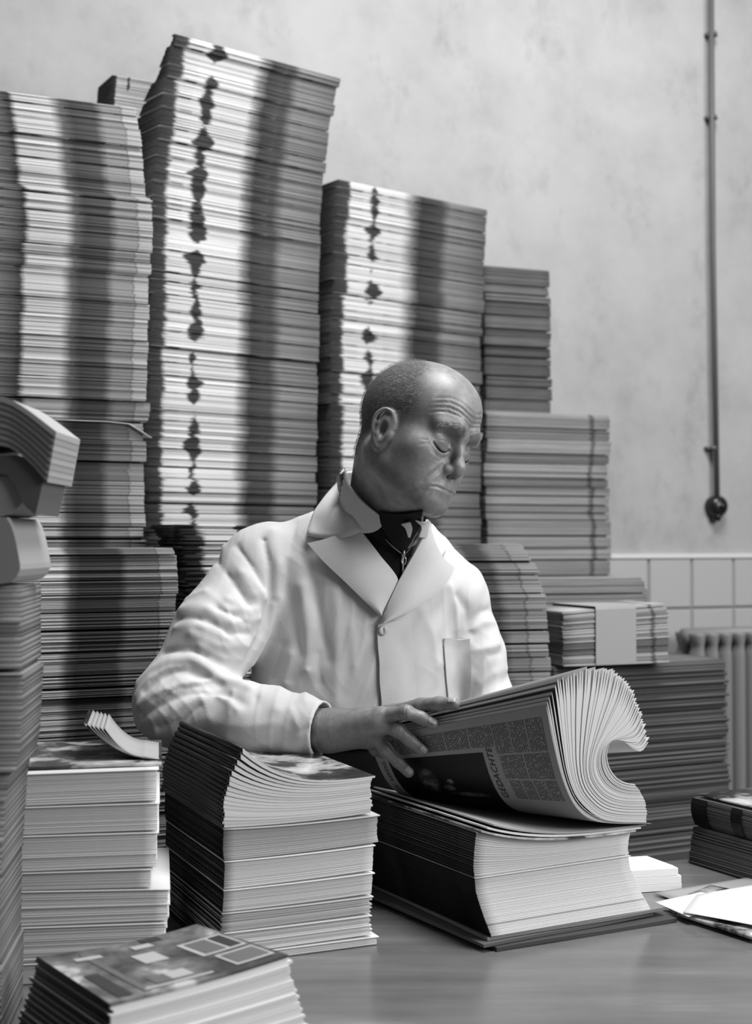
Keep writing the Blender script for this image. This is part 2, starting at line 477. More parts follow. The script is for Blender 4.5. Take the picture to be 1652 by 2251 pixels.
MAG['arm'] = edge_mat('edges_arm', [(0, 150), (.60, 130), (.66, 70), (.74, 72), (.80, 124), (.88, 122), (.89, 84), (.90, 132), (1, 136)], 60, [], seed=25.0)
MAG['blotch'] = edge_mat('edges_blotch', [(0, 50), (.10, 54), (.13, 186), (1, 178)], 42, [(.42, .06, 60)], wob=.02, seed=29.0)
MAG['white'] = edge_mat('edges_white', [(0, 205), (.5, 203), (1, 205)], 9, [], streak=.07, wob=.004, seed=33.0, fibre=.05)  # near-black left side: shade painted into the colour
MAG['shaded_side'] = edge_mat('edges_shaded_side', [(0, 205), (.5, 203), (1, 205)], [(0, 30), (.10, 26), (.14, 16), (.30, 15), (.36, 11), (.62, 12), (.70, 40), (.92, 46), (.95, 12), (1, 12)], [], streak=.07, wob=.004, seed=37.0, fibre=.05)  # dark bands on the left side, with its shade painted in

# ---- along the wall
S2 = stack('the tallest stack', 'L', [(70, 382), (200, 360), (330, 345), (420, 338), (600, 335), (800, 330), (1000, 325), (1160, 326), (1900, 326)], 2.98, 39, .455, .10, 72, MAG['tall'], 11, zbot=ZB, hidden_below=1.2,
           force=(335,), dept=[(70, .012), (150, .05), (240, .115), (1900, .115)])
S3 = stack('the second tallest stack behind the bald head', 'L', [(395, 741), (560, 735), (700, 728), (800, 727), (1000, 725), (1900, 725)], 3.36, 38, .499, .09, 393, MAG['third'], 23, zbot=ZB, hidden_below=1.2)
S1 = stack('the wide stack at the left edge', 'R', [(236, 299), (330, 312), (432, 318), (440, 333), (600, 336), (608, 326), (780, 325), (905, 322), (930, 316), (1190, 318), (1900, 318)], 2.82, 24, .45, .34, 236, MAG['left'], 31, zbot=ZB, hidden_below=1.15, force=(440, 606, 921), tonetab=[(200, .95), (915, .95), (930, .55), (1060, .62), (1120, .85), (1900, .85)])  # tone table paints the shade below the interleaf into the bundles
S5 = stack('the grey stack right of the head', 'R', [(912, 1334), (925, 1341), (1085, 1336), (1200, 1342), (1900, 1342)], 3.84, 20, .38, .085, 912, MAG['greyline'], 47, zbot=ZB, lt=(.0022, .006), tones=(.6, 1.1))
z5 = S5[0].mean()
S4 = stack('the dark column standing on the grey stack', 'R', [(590, 1203), (610, 1205), (700, 1208), (850, 1211), (905, 1212)], 3.79, 20, .20, .085, 592, MAG['dark'], 53, zbot=float(z5), lt=(.0022, .006), tones=(.65, 1.15))
S8 = stack('the low grey pile by the tiles', 'R', [(1266, 1412), (1296, 1414), (1300, 1421), (1900, 1420)], 3.42, 18, .36, .18, 1268, MAG['grey'], 59, zbot=ZB, lt=(.0025, .006))
S7 = stack('the slumped stack behind the left sleeve', 'R', [(1192, 1140), (1215, 1158), (1250, 1178), (1300, 1196), (1400, 1204), (1500, 1212), (1900, 1216)], 2.88, 14, .40, .18, 1194, MAG['arm'], 61, zbot=ZB)
S6 = stack('the broad dark pile by the radiator', 'R', [(1440, 1578), (1458, 1594), (1600, 1598), (1850, 1602)], 3.10, 26, .46, .20, 1446, MAG['dark'], 67, zbot=ZB, lt=(.003, .008), tones=(.7, 1.05), bt=(.05, .09), jit=.003)
SL = stack('the lower left pile beside the elbow', 'R', [(1203, 375), (1225, 384), (1300, 388), (1400, 385), (1620, 384), (1900, 380)], 2.60, 24, .325, .16, 1203, MAG['lower'], 71, zbot=ZB, wedge=.35)
S10 = stack('the slumped pile behind the right shoulder', 'L', [(1150, 380), (1170, 396), (1250, 408), (1900, 410)], 2.72, 34, .36, .12, 1152, MAG['blotch'], 73, zbot=ZB, jit=.004, wedge=.5)
# small packet on the back of the left stack
z1 = float(S1[0].mean())
SP = stack('lying on the left stack against the tallest one', 'L', [(160, 246), (232, 240)], 3.10, 30, .095, .10, 162, MAG['blotch'], 79, zbot=z1 + .001, bt=(.2, .3), word='magazine packet')

# interleaf sheet with a drooping corner in the left stack
m_paper = new_mat('white_paper', 205, .8, .2)
m_paper_g = new_mat('grey_paper', 150, .8, .2)
c0 = P(318, 921, 2.82)
_tops = [max(v.co.z for v in o.data.vertices) for o in S1[1]]; c0[2] = min(_tops, key=lambda z_: abs(z_ - c0[2])) - .0022
G = []
for i in range(9):
    s = i / 8; row = []
    for j in range(5):
        v = j / 4
        u = -.36 * (1 - s) + .012 * s
        dz = -.030 * max(0, s - .86) / .14 if s > .86 else 0
        row.append(c0 + E1(RAD(24)) * u + E2(RAD(24)) * (-.010 + .20 * v) + np.array([0, 0, dz + .002 - .004 * (j == 0)]))
    G.append(row)
b = MB(); b.grid(G, .0012); tag(b.build('interleaf_sheet', m_paper, None, True), 'white interleaf sheet with drooping corner halfway up the left stack', 'paper')

# banded packets on the dark pile
z6 = float(S6[0].max()) + .001
def packet():
    yaw = RAD(22); a, c = E1(yaw), E2(yaw)
    rightb = PZ(1470, 1432, z6); rightb = P(1468, 1436, 2.98)
    w = .262; o = np.array([rightb[0], rightb[1], 0]) - a * w
    top = P(1440, 1334, 2.98)[2]
    root = empty('banded_packet', (o[0] + a[0] * w / 2, o[1] + a[1] * w / 2, z6)); tag(root, 'packet of magazines held by a wide paper band on the dark pile', 'packet')
    rng = random.Random(5); layers = []; prof = np.full(NU + 1, z6); H = top - z6
    uj = np.linspace(0, 1, NU + 1)
    while prof.mean() < top - .001:
        th = rng.uniform(.0025, .005); f = (prof.mean() - z6) / H
        ti = 1.0 * rng.uniform(.85, 1.1)
        if .18 < f < .42: ti *= .42
        sh = -.006 * max(0, f - .8) / .2
        layers.append(dict(org=o + a * rng.gauss(0, .001) + c * rng.gauss(0, .001), e1=a, e2=c, w=w + sh * 2, dep=.18, zb=prof.copy(), zt=prof + th * (.94 + .12 * uj), tint=ti, shift=rng.gauss(0, 1)))
        prof = layers[-1]['zt']
    me = layer_mesh('magazines', layers, MAG['greyline'])
    ob = bpy.data.objects.new('magazines', me); COL.objects.link(ob); ob.parent = root; ob.matrix_parent_inverse = Matrix.Translation(-Vector(root.location))
    tm_ = float(prof.mean())
    b = MB(); e = .0025
    x0, x1 = .078, .178
    q = lambda u, v, z: o + a * u + c * v + np.array([0, 0, z])
    G = [[q(x0, .183, z6 + .001), q(x1, .183, z6 + .001)], [q(x0, .183, tm_ + e), q(x1, .183, tm_ + e)], [q(x0, -.002, tm_ + e), q(x1, -.002, tm_ + e + .004)], [q(x0, -e - .001, tm_ - .004), q(x1, -e - .001, tm_ - .002)], [q(x0, -e - .001, z6 + .001), q(x1, -e - .001, z6 + .001)]]
    b.grid(G, .0008); b.build('paper_band', m_paper_g, root)
packet()
# ------------------------------------------------------------------ piles on the table
m_sheet = new_mat('magazine_paper', 205, .75, .2)
m_sheet2 = new_mat('magazine_paper_b', 192, .75, .2)
m_page = new_mat('printed_page', 152, .6, .3)
m_blackink = new_mat('black_ink', 16, .35, .4)
m_ink = new_mat('headline_ink', 58, .6, .2)
def gloss_cover(name, sc, stops, rough=.3, seed=0.):
    m = new_mat(name, 90, rough, .5); t = NT(m)
    tc = t.n('ShaderNodeTexCoord').outputs['Object']
    mp = t.n('ShaderNodeMapping'); mp.inputs['Location'].default_value = (seed, seed * .7, 0); t.l(tc, mp.inputs[0])
    t.l(t.ramp(t.noise(mp.outputs[0], sc, 4, .6), stops), t.b.inputs['Base Color']); return m
m_cover1 = gloss_cover('glossy_cover', 14, [(.35, 30), (.47, 60), (.53, 150), (.7, 215)], .25)
m_cover2 = gloss_cover('picture_cover', 16, [(.36, 54), (.50, 92), (.60, 124), (.68, 185)], .35, 2.3)

Y1 = RAD(29.6); A1, B1 = E1(Y1), E2(Y1)
corner = PZ(1088, 2088, ZTAB)                      # near corner of the pile in front of the man
d1 = corner[1]
W1, D1 = .272, .335
# loose magazines under the block
rng = random.Random(3)
def slab(org, a, c, w, dep, z, th, rng, curl=0.0, n=8):
    """a single magazine lying flat: thin slab, edges a little uneven, right end may curl"""
    b = MB(); G = []
    for i in range(n + 1):
        u = i / n; row = []
        for j in range(4):
            v = j / 3
            row.append(org + a * (w * u) + c * (dep * v) + np.array([0, 0, z + th + curl * (u ** 3) + .0006 * math.sin(7 * u + 3 * v)]))
        G.append(row)
    return b.grid(G, th * .96, nrm=np.array([0, 0, 1.]))
base = corner * np.array([1, 1, 0])
zz = ZTAB + .0005
for k, (du, dv, w, th, lab) in enumerate([(-.004, -.010, .312, .0055, 'lowest'), (-.022, -.004, .306, .0045, 'middle'), (-.010, .004, .312, .0045, 'upper')]):
    yk = Y1 + RAD((-2, 1.5, -1)[k]); o = base + E1(yk) * du + E2(yk) * dv
    bb = slab(o, E1(yk), E2(yk), w, D1, zz, th, rng, .0008 * k)
    ob = bb.build('magazine', new_mat('loose_copy_edges', (64, 88, 122)[k], .7)); tag(ob, '%s of three loose magazines sticking out under the thick front block' % lab, 'magazine', 'loose magazines under the front block')
    zz += th + .0008
zb1 = zz
z_blk = P(1420, 1827, d1 + W1 * math.sin(Y1))[2]
# main block in two bundles (front face pale, spine side painted dark for its shade)
def block(name, desc, edge, d, a, c, w, dep, z0, z1, seed, mat, lt=(.0012, .0024), rise=0.0, risep=3.0, tone=1.0, gap=0.0, back=0.0, prof=None, du=lambda f: 0.0, jit=.00012, dips=()):
    rng = random.Random(seed); nu = 14
    if prof is None: prof = np.full(nu + 1, z0)
    uj = np.linspace(0, 1, nu + 1); layers = []; start = prof[-1]; H = max(.004, z1 - float(start) - ((.0014 + gap * 1.3) if gap else 0))
    while prof[-1] - start < H - 1e-5:
        th = min(rng.uniform(*lt), H - (prof[-1] - start))
        f = (prof[-1] - start) / H
        y = 1190 - (float(prof[0]) - CAMZ) / d * FPX
        p = P(interp(edge, y), y, d); o = np.array([p[0], p[1], 0.0]) + a * rng.gauss(0, jit) + c * rng.gauss(0, jit * .6)
        zt = prof + th * (1 + rise * (1 - uj) ** risep)
        ti = tone * rng.uniform(.965, 1.02)
        if rng.random() < .05: o = o + c * rng.uniform(-.0012, .0006); ti *= rng.choice([.86, 1.03])
        for (f0, f1, v) in dips:
            if f0 <= f < f1: ti *= v
        layers.append(dict(org=o, e1=a, e2=c, w=w + rng.gauss(0, jit * 1.5) + du(f), dep=dep, zb=prof.copy(), zt=zt, tint=ti, shift=rng.gauss(0, 1), back=back))
        prof = zt
    if gap:                                   # a last sheet standing proud, then a dark slot
        y = 1190 - (float(prof[0]) - CAMZ) / d * FPX; p = P(interp(edge, y), y, d); o = np.array([p[0], p[1], 0.0])
        layers.append(dict(org=o - c * .0022 - a * .001, e1=a, e2=c, w=w + .004 + du(1.0), dep=dep, zb=prof.copy(), zt=prof + .0014, tint=tone * 1.05, shift=0, back=back))
        prof = prof + .0014 + gap * (.5 + .8 * uj)
    me = layer_mesh(name, layers, mat); ob = bpy.data.objects.new(name, me); COL.objects.link(ob)
    tag(ob, desc, 'magazines'); return ob, prof
e1tab = [(1780, 1056), (1815, 1048), (1836, 1046), (1870, 1042), (1905, 1040), (1960, 1046), (2010, 1062), (2050, 1078), (2090, 1086)]
zA = P(1050, 1925, d1)[2]
o_, pr = block('magazine_bundle', 'lower half of the thick pale block under the roll', e1tab, d1, A1, B1, W1 - .002, D1, zb1, zA - .001, 5, MAG['shaded_side'], gap=.0015, du=lambda f: .012 * (1 - f) ** 1.5)
o_, pr = block('magazine_bundle', 'upper half of the thick pale block under the rolled magazines', e1tab, d1, A1, B1, W1, D1, zA, z_blk, 6, MAG['shaded_side'], prof=pr, rise=.85, risep=3.2, du=lambda f: -.001)
z_top1 = float(pr[-1])
# a few magazines between block and roll
for k in range(3):
    o = base + A1 * (-.02 + .012 * k) + B1 * (.004 + .003 * k)
    b = MB(); G = []
    for i in range(13):
        u = i / 12; row = []
        for j in range(4):
            zc = float(np.interp(u, np.linspace(0, 1, len(pr)), pr)) + .0028 + .0027 * k + .0006 * (1 - u)
            row.append(o + A1 * (W1 * 1.0 * u) + B1 * (D1 * j / 3) + np.array([0, 0, zc]))
        G.append(row)
    b.grid(G, .0024, nrm=np.array([0, 0, 1.]))
    tag(b.build('magazine', (m_cover1, m_sheet, m_page)[k]), '%s of three thin magazines lying on the thick pale block' % ('lowest', 'middle', 'uppermost')[k], 'magazine', 'thin magazines on the pale block')
z_roll = z_top1 + .0028 + .0027 * 2 + .0012

# ------------------------------------------------------------------ rolled sheaf of magazines
nF = np.cross(A1, np.array([0, 0, 1.])); nF /= np.linalg.norm(nF)
qF = corner + B1 * .004
def cat(pts, n):
    """Catmull-Rom resampling by arc length"""
    pts = np.asarray(pts, float); Q = np.vstack([2 * pts[0] - pts[1], pts, 2 * pts[-1] - pts[-2]]); out = []
    for i in range(1, len(Q) - 2):
        for t_ in np.linspace(0, 1, 12, endpoint=False):
            p0, p1, p2, p3 = Q[i - 1], Q[i], Q[i + 1], Q[i + 2]
            out.append(.5 * ((2 * p1) + (-p0 + p2) * t_ + (2 * p0 - 5 * p1 + 4 * p2 - p3) * t_ ** 2 + (-p0 + 3 * p1 - 3 * p2 + p3) * t_ ** 3))
    out.append(Q[-2]); out = np.array(out)
    s = np.r_[0, np.cumsum(np.linalg.norm(np.diff(out, axis=0), axis=1))]
    x = np.linspace(0, s[-1], n)
    return np.stack([np.interp(x, s, out[:, k]) for k in range(out.shape[1])], 1)
def onface(pts):
    return np.array([PPL(x, y, qF, nF) for x, y in pts])
NS = 30
def SHc(pts, n=NS):
    w = onface(pts); S = (w - corner) @ A1; H = w[:, 2]
    return cat(np.stack([S, H], 1), n)
C0 = SHc([(1199, 1562), (1214, 1640), (1235, 1720), (1262, 1777), (1298, 1806), (1350, 1814), (1432, 1814)])
C1 = SHc([(1220, 1515), (1228, 1580), (1236, 1640), (1246, 1700), (1264, 1750), (1290, 1782), (1322, 1804), (1362, 1811), (1420, 1812)])
C2 = SHc([(1424, 1642), (1408, 1656), (1388, 1648), (1366, 1632), (1350, 1629), (1338, 1640), (1333, 1665), (1339, 1692), (1355, 1714), (1374, 1724), (1393, 1727)])
LOC = SHc([(1220, 1515), (1250, 1492), (1288, 1480), (1320, 1479), (1350, 1486), (1374, 1504), (1390, 1530), (1402, 1560), (1412, 1590), (1419, 1616), (1424, 1642)], 50)
STA = SHc([(1420, 1812), (1420, 1785), (1413, 1756), (1393, 1727)], 50)
hmin = min(C0[:, 1].min(), C1[:, 1].min())
WV = np.array([-.250, .195, 0.0]); HS = .60       # sweep to the far end, where the roll is flatter
def sh3(S, H, v):
    """face coordinates -> space. v = 0 near end, 1 far end"""
    h = (H - hmin); h = h * (1 - (1 - HS) * v)
    return corner + A1 * (S * 1.0) + WV * v + np.array([0, 0, z_roll - corner[2] + h]) + (qF - corner)
sarr = np.linspace(0, 1, NS)
def curve(k):
    if k < 0:
        return C1 + (C0 - C1) * min(1.0, -k)
    q = C1 + (C2 - C1) * k
    le = np.array([np.interp(k, np.linspace(0, 1, 50), LOC[:, i]) for i in (0, 1)]); ls = np.array([np.interp(k, np.linspace(0, 1, 50), STA[:, i]) for i in (0, 1)])
    we = np.clip(1 - sarr / .55, 0, 1) ** 1.6; wsx = np.clip((sarr - .6) / .4, 0, 1) ** 1.5
    return q + we[:, None] * (le - q[0]) + wsx[:, None] * (ls - q[-1])
sheaf = empty('rolled_magazines', tuple(sh3(C1[-1, 0], hmin, .5))); tag(sheaf, 'thick sheaf of magazines rolled over like a wave under the man\'s hand', 'magazines')
NV = 5
def rolled(ka, kb, name, mat, jv, taper=.25, ext=1.0, tip=0.0, cover=None):
    ca, cb = curve(ka), curve(kb); b = MB()
    for q in (ca, cb):
        tn = q[0] - q[2]; tn = tn / np.linalg.norm(tn); q[0] += tn * tip; q[1] += tn * tip * .6; q[2] += tn * tip * .3
    w = np.ones(NS); w[0] = taper; w[1] = .62; w[2] = .85
    cb2 = ca + (cb - ca) * w[:, None]
    cb2[0] = ca[0] + (cb[0] - ca[0]) * .3 + (ca[0] - ca[1]) * .35
    Ga = np.array([[sh3(p[0], p[1], v) for v in np.linspace(jv, ext + jv, NV)] for p in ca])
    Gb = np.array([[sh3(p[0], p[1], v) for v in np.linspace(jv, ext + jv, NV)] for p in cb2])
    n0 = 0; b.v = list(Ga.reshape(-1, 3)) + list(Gb.reshape(-1, 3)); o2 = NS * NV
    for i in range(NS - 1):
        for j in range(NV - 1):
            a = i * NV + j
            b.f.append((a, a + NV, a + NV + 1, a + 1)); b.f.append((o2 + a, o2 + a + 1, o2 + a + NV + 1, o2 + a + NV))
        a = i * NV; b.f.append((a, o2 + a, o2 + a + NV, a + NV)); a = i * NV + NV - 1; b.f.append((a, a + NV, o2 + a + NV, o2 + a))
    for i, fl_ in ((0, 0), (NS - 1, 1)):
        for j in range(NV - 1):
            a = i * NV + j; f = (a, a + 1, o2 + a + 1, o2 + a); b.f.append(f if not fl_ else f[::-1])
    me = mesh_of(name, b.v, b.f)
    ob = link(name, me, mat, sheaf); me.shade_smooth()
    if cover is not None:                       # printed outer pages, pale trimmed edges
        me.materials.append(cover); per = 2 * (NV - 1) + 2
        for p in me.polygons:
            if p.index < (NS - 1) * per and p.index % per < 2 * (NV - 1): p.material_index = 1
    try: me.set_sharp_from_angle(angle=RAD(40))
    except Exception: pass
    return ob
NM = 46
COVERS = [new_mat('printed_side_%s' % n_, v_, .5) for n_, v_ in (('dark', 62), ('mid', 118), ('grey', 168), ('pale', 196))]
rng = random.Random(8)
for k in range(NM):
    ka = k / NM; kb = ka + .93 / NM
    rolled(ka, kb, 'magazine', m_sheet if rng.random() < .85 else m_sheet2, rng.gauss(0, .0022), tip=rng.gauss(0, .0014), cover=rng.choice(COVERS) if k < 7 else rng.choice(COVERS[2:]))
outer = rolled(-1.0, -.86, 'magazine', m_page, -.004); outer['label'] = 'outermost magazine showing a printed page'
for ka, kb in ((-.80, -.66), (-.58, -.46), (-.36, -.26)):
    rolled(ka, kb, 'magazine', m_sheet2, rng.gauss(0, .002), cover=COVERS[0] if ka > -.5 else COVERS[1])

# print on the outermost page
C0f = curve(-1.0)
def page(s, v, off=.0006):
    i = np.clip(s, 0, 1) * (NS - 1); i0 = int(min(i, NS - 2)); fr = i - i0
    p = C0f[i0] * (1 - fr) + C0f[i0 + 1] * fr; tn = C0f[i0 + 1] - C0f[i0]
    n = np.array([tn[1], -tn[0]]); n /= np.linalg.norm(n)
    if n[0] > 0 and tn[1] < 0: n = n
    nn = np.array([-abs(n[0]), -abs(n[1])])
    q = p + nn * off
    return sh3(q[0], q[1], v)
def print_patch(name, s0, s1, v0, v1, mat, off=.0006, ns=8, nv=6):
    b = MB(); G = [[page(s0 + (s1 - s0) * i / ns, v0 + (v1 - v0) * j / nv, off) for j in range(nv + 1)] for i in range(ns + 1)]
    b.grid(G); me = mesh_of(name, b.v, b.f); uvl = me.uv_layers.new(name='UVMap')
    k = 0
    for p in me.polygons:
        for li in p.loop_indices:
            vi = me.loops[li].vertex_index; i, j = divmod(vi, nv + 1)
            uvl.data[li].uv = ((v0 + (v1 - v0) * j / nv) * .335, (s0 + (s1 - s0) * i / ns) * .27)
    return link(name, me, mat, outer, True)
m_text = new_mat('small_print', 150, .7, .2); t = NT(m_text)
uv = t.n('ShaderNodeUVMap'); sep = t.n('ShaderNodeSeparateXYZ'); t.l(uv.outputs[0], sep.inputs[0])
row = t.math('MULTIPLY', sep.outputs[0], 1 / .0030); fl_ = t.math('FLOOR', row); fr_ = t.math('FRACT', row)
word = t.noise(t.comb(t.math('MULTIPLY', fl_, 7.31), t.math('MULTIPLY', sep.outputs[1], 420), 0), 1.0, 1)
mk = t.math('MULTIPLY', t.math('LESS_THAN', fr_, .62), t.math('GREATER_THAN', word, .40))
t.l(t.mix(mk, g(152), g(74)), t.b.inputs['Base Color'])
m_photo = new_mat('printed_photo', 14, .45, .3); t = NT(m_photo)
uv = t.n('ShaderNodeUVMap'); sep = t.n('ShaderNodeSeparateXYZ'); t.l(uv.outputs[0], sep.inputs[0])
def blob(cx, cy, rx, ry, val, col):
    d_ = t.math('ADD', t.math('POWER', t.math('DIVIDE', t.math('SUBTRACT', sep.outputs[0], cx), rx), 2.0), t.math('POWER', t.math('DIVIDE', t.math('SUBTRACT', sep.outputs[1], cy), ry), 2.0))
    return t.mix(t.math('MULTIPLY', t.mapr(d_, .3, 1.1, 1, 0), val), col, g(150))
cc = g(14)
nz = t.noise(uv.outputs[0], 70, 3)
for q in ((.245, .098, .018, .026, .45), (.205, .10, .007, .006, .75), (.212, .112, .012, .007, .5), (.18, .125, .04, .005, .35)): cc = blob(*q, cc)
t.l(t.mix(t.mapr(nz, .4, .6, .0, .8), cc, g(12)), t.b.inputs['Base Color'])
TEXT = [(.035, .20, .03, .116), (.035, .20, .122, .205), (.035, .20, .211, .298), (.212, .345, .03, .160), (.212, .345, .168, .290), (.357, .47, .03, .09), (.357, .47, .096, .152), (.357, .47, .158, .214), (.357, .47, .220, .280),
        (.035, .155, .306, .43), (.035, .155, .436, .565), (.035, .155, .571, .70), (.035, .155, .706, .84), (.035, .155, .846, .94)]
for (s0, s1, v0, v1) in TEXT: print_patch('text_column', s0, s1, v0, v1, m_text)
print_patch('printed_photo', .185, .68, .375, .925, m_photo, .0007, 14, 8)
def page_text(txt, s_start, v_base, size, mat, name, shear=.25):
    """lettering that climbs the page: advances towards the free edge, letter tops point to the far end"""
    cu = bpy.data.curves.new(name, 'FONT'); cu.body = txt; cu.size = 1.0; cu.shear = shear; cu.space_character = 1.08; cu.resolution_u = 3
    to = bpy.data.objects.new(name, cu); COL.objects.link(to); bpy.context.view_layer.update()
    me = bpy.data.meshes.new_from_object(to.evaluated_get(bpy.context.evaluated_depsgraph_get()))
    bpy.data.objects.remove(to); me.name = name
    for v in me.vertices:
        q = page(s_start - v.co.x * size[0], v_base + v.co.y * size[1], .0009); v.co = tuple(map(float, q))
    me.update(); me.materials.clear(); return link(name, me, mat, outer)
page_text('GEDACHTE', .475, .322, (.0570, .044), m_ink, 'headline')
page_text('DE  REKENS', .47, .945, (.048, .030), m_ink, 'side_heading', .0)

# ------------------------------------------------------------------ pile with the fanned spines, left of centre
Y2 = RAD(24.0); A2, B2 = E1(Y2), E2(Y2)
c2 = PZ(488, 2122, ZTAB); d2 = c2[1]
W2, D2 = .214, .29
e2tab = [(1660, 528), (1690, 510), (1720, 503), (1760, 499), (1800, 500), (1806, 492), (1870, 490), (1900, 494), (1990, 490), (2040, 484), (2122, 490)]
def zy(y): return P(495, y, d2)[2]
ys = [(2122, 2096, 1.0, .10), (2092, 2046, .95, .2), (2042, 2002, .80, .12), (1998, 1948, .96, .1), (1944, 1884, .97, .1), (1876, 1816, .62, .1)]
nm2 = ['bottom', 'second lowest', 'third lowest', 'fourth lowest', 'fifth lowest', 'greyish']
pr2 = None
for i, (ya, yb, tone, rs) in enumerate(ys):
    za = ZTAB + .001 if i == 0 else zy(ya)
    o_, pr2 = block('magazine_bundle', '%s bundle of the pile with the fanned shaded spines' % nm2[i], e2tab, d2, A2, B2, W2 + (.008 if i in (0, 5) else 0), D2, za, zy(yb), 20 + i, MAG['white'], prof=pr2, rise=(0, .08, .10, 0, .05, .12)[i], risep=2, tone=tone, gap=.0026, jit=.00015 if i not in (1, 2) else .0012, lt=(.0012, .0026))
# fanned magazines on top: swollen towards the spine
fan = empty('fanned_magazines', tuple(c2 * np.array([1, 1, 0]) + A2 * .1 + np.array([0, 0, float(pr2.min())]))); tag(fan, 'fanned magazines with raised shaded spines and a glossy cover on top', 'magazines')
m_spine = new_mat('shaded_spine', 11, .4, .4)  # near-black paints the shade of the spine side
nf = 17; uj = np.linspace(0, 1, 15)
prf = pr2.copy(); rng = random.Random(14)
Ht = zy(1730) - float(prf[-1])
for k in range(nf):
    th = Ht / nf; rise = .55 + 1.0 * k / nf
    zt = prf + th * (1 + rise * (1 - uj) ** 3.4)
    b = MB(); inset = .0015 + .026 * max(0, (k - 5) / (nf - 6)) ** 1.7
    y_ = 1190 - (float(prf[0]) - CAMZ) / d2 * FPX
    o = c2 * np.array([1, 1, 0]) + A2 * (inset + rng.gauss(0, .0008)) + B2 * rng.gauss(0, .0006)
    w = W2 - inset + (.006 if k == nf - 1 else rng.gauss(0, .001))
    V = []; F = []
    for j in range(15):
        p = o + A2 * w * uj[j]; q = p + B2 * D2
        zb_, zt_ = prf[j], zt[j] - .0004
        V += [(p[0], p[1], zb_), (p[0], p[1], zt_), (q[0], q[1], zb_), (q[0], q[1], zt_)]
    for j in range(14):
        a0 = 4 * j; b0 = a0 + 4
        F += [(a0, b0, b0 + 1, a0 + 1), (b0 + 2, a0 + 2, a0 + 3, b0 + 3), (a0 + 1, b0 + 1, b0 + 3, a0 + 3), (b0, a0, a0 + 2, b0 + 2)]
    e = 56
    F += [(e, e + 2, e + 3, e + 1)]
    me = mesh_of('magazine', V, F); ob = link('magazine', me, m_sheet, fan)
    if k == nf - 1:
        me.materials.append(m_cover1)
        for p in me.polygons:
            if p.normal.z > .3: p.material_index = 1
    # rounded spine as a part of the magazine
    b = MB(); G = []
    zm = (prf[0] + zt[0]) / 2; rr = (zt[0] - prf[0]) / 2 * .94
    for i in range(7):
        a = -math.pi / 2 + math.pi * i / 6
        row = [o - A2 * (math.cos(a) * .0035 - .0003) + B2 * v + np.array([0, 0, zm + math.sin(a) * rr]) for v in (-.0008, D2 / 2, D2 + .0008)]
        G.append(row)
    b.grid(G, .0012); b.build('spine', m_spine, ob, True)
    prf = zt

# ------------------------------------------------------------------ pale pile at the left
Y3 = RAD(9); A3, B3 = E1(Y3), E2(Y3)
c3 = PZ(-70, 2172, ZTAB); d3 = c3[1]
W3, D3 = .238, .24
xr = lambda x: [(1600, x[0]), (1900, x[1]), (2180, x[2])]
e3tab = [(1680, -72), (1960, -72), (2180, -72)]
zy3 = lambda y: P(-70, y, d3)[2]
ys3 = [(2172, 2120, 0.92, .0, 0, 'lowest'), (2112, 2042, .97, .1, .006, 'second lowest'), (2034, 1966, .97, .12, .010, 'third lowest'), (1956, 1920, .9, .1, -.012, 'fourth lowest'), (1915, 1838, 1.0, .0, -.004, 'fifth lowest'), (1834, 1772, .97, .0, -.003, 'sixth lowest'), (1769, 1696, 1.0, .0, -.004, 'topmost')]
pr3 = None
for i, (ya, yb, tone, rs, dw, nm) in enumerate(ys3):
    za = ZTAB + .001 if i == 0 else zy3(ya)
    o_, pr3 = block('magazine_bundle', '%s bundle of the pale pile at the left table edge' % nm, e3tab, d3, A3, B3, W3 + dw, D3, za, zy3(yb), 40 + i, MAG['white'], prof=pr3, tone=tone * .95, gap=.0022, rise=(0, .1, .12, -.1, .03, 0, 0)[i], risep=1, lt=(.0014, .003), jit=.0007 if 0 < i < 3 else .00015)
# curled magazine on it
zt3 = float(pr3.mean())
cm = empty('curled_magazine', tuple(c3 * np.array([1, 1, 0]) + np.array([.15, .1, zt3]))); tag(cm, 'open magazine with curled dark cover on top of the pale left pile', 'magazine')
qq = c3 * np.array([1, 1, 0]) + B3 * .02
for k in range(6):
    b = MB(); G = []
    lift = .050 - .0022 * k; x0 = .136 + .0055 * k; x1 = .238 - .004 * k
    for i in range(15):
        s = i / 14; u = x0 + (x1 - x0) * s
        z = zt3 + .003 + .0008 * k + lift * (1 - s) ** 2.2
        G.append([qq + A3 * u + B3 * (.15 * v + .03) + np.array([0, 0, z]) for v in (0, .33, .66, 1)])
    b.grid(G, .0009); b.build('page' if k else 'cover', m_paper_g if k else m_blackink, cm, True)
b = MB(); G = [[qq + A3 * (W3 * i / 10) + B3 * (D3 * .9 * j / 4) + np.array([0, 0, zt3 + .003 + .0006 * math.sin(i)]) for j in range(5)] for i in range(11)]
b.grid(G, .0028, nrm=np.array([0, 0, 1.])); b.build('back_cover', m_cover1, cm)

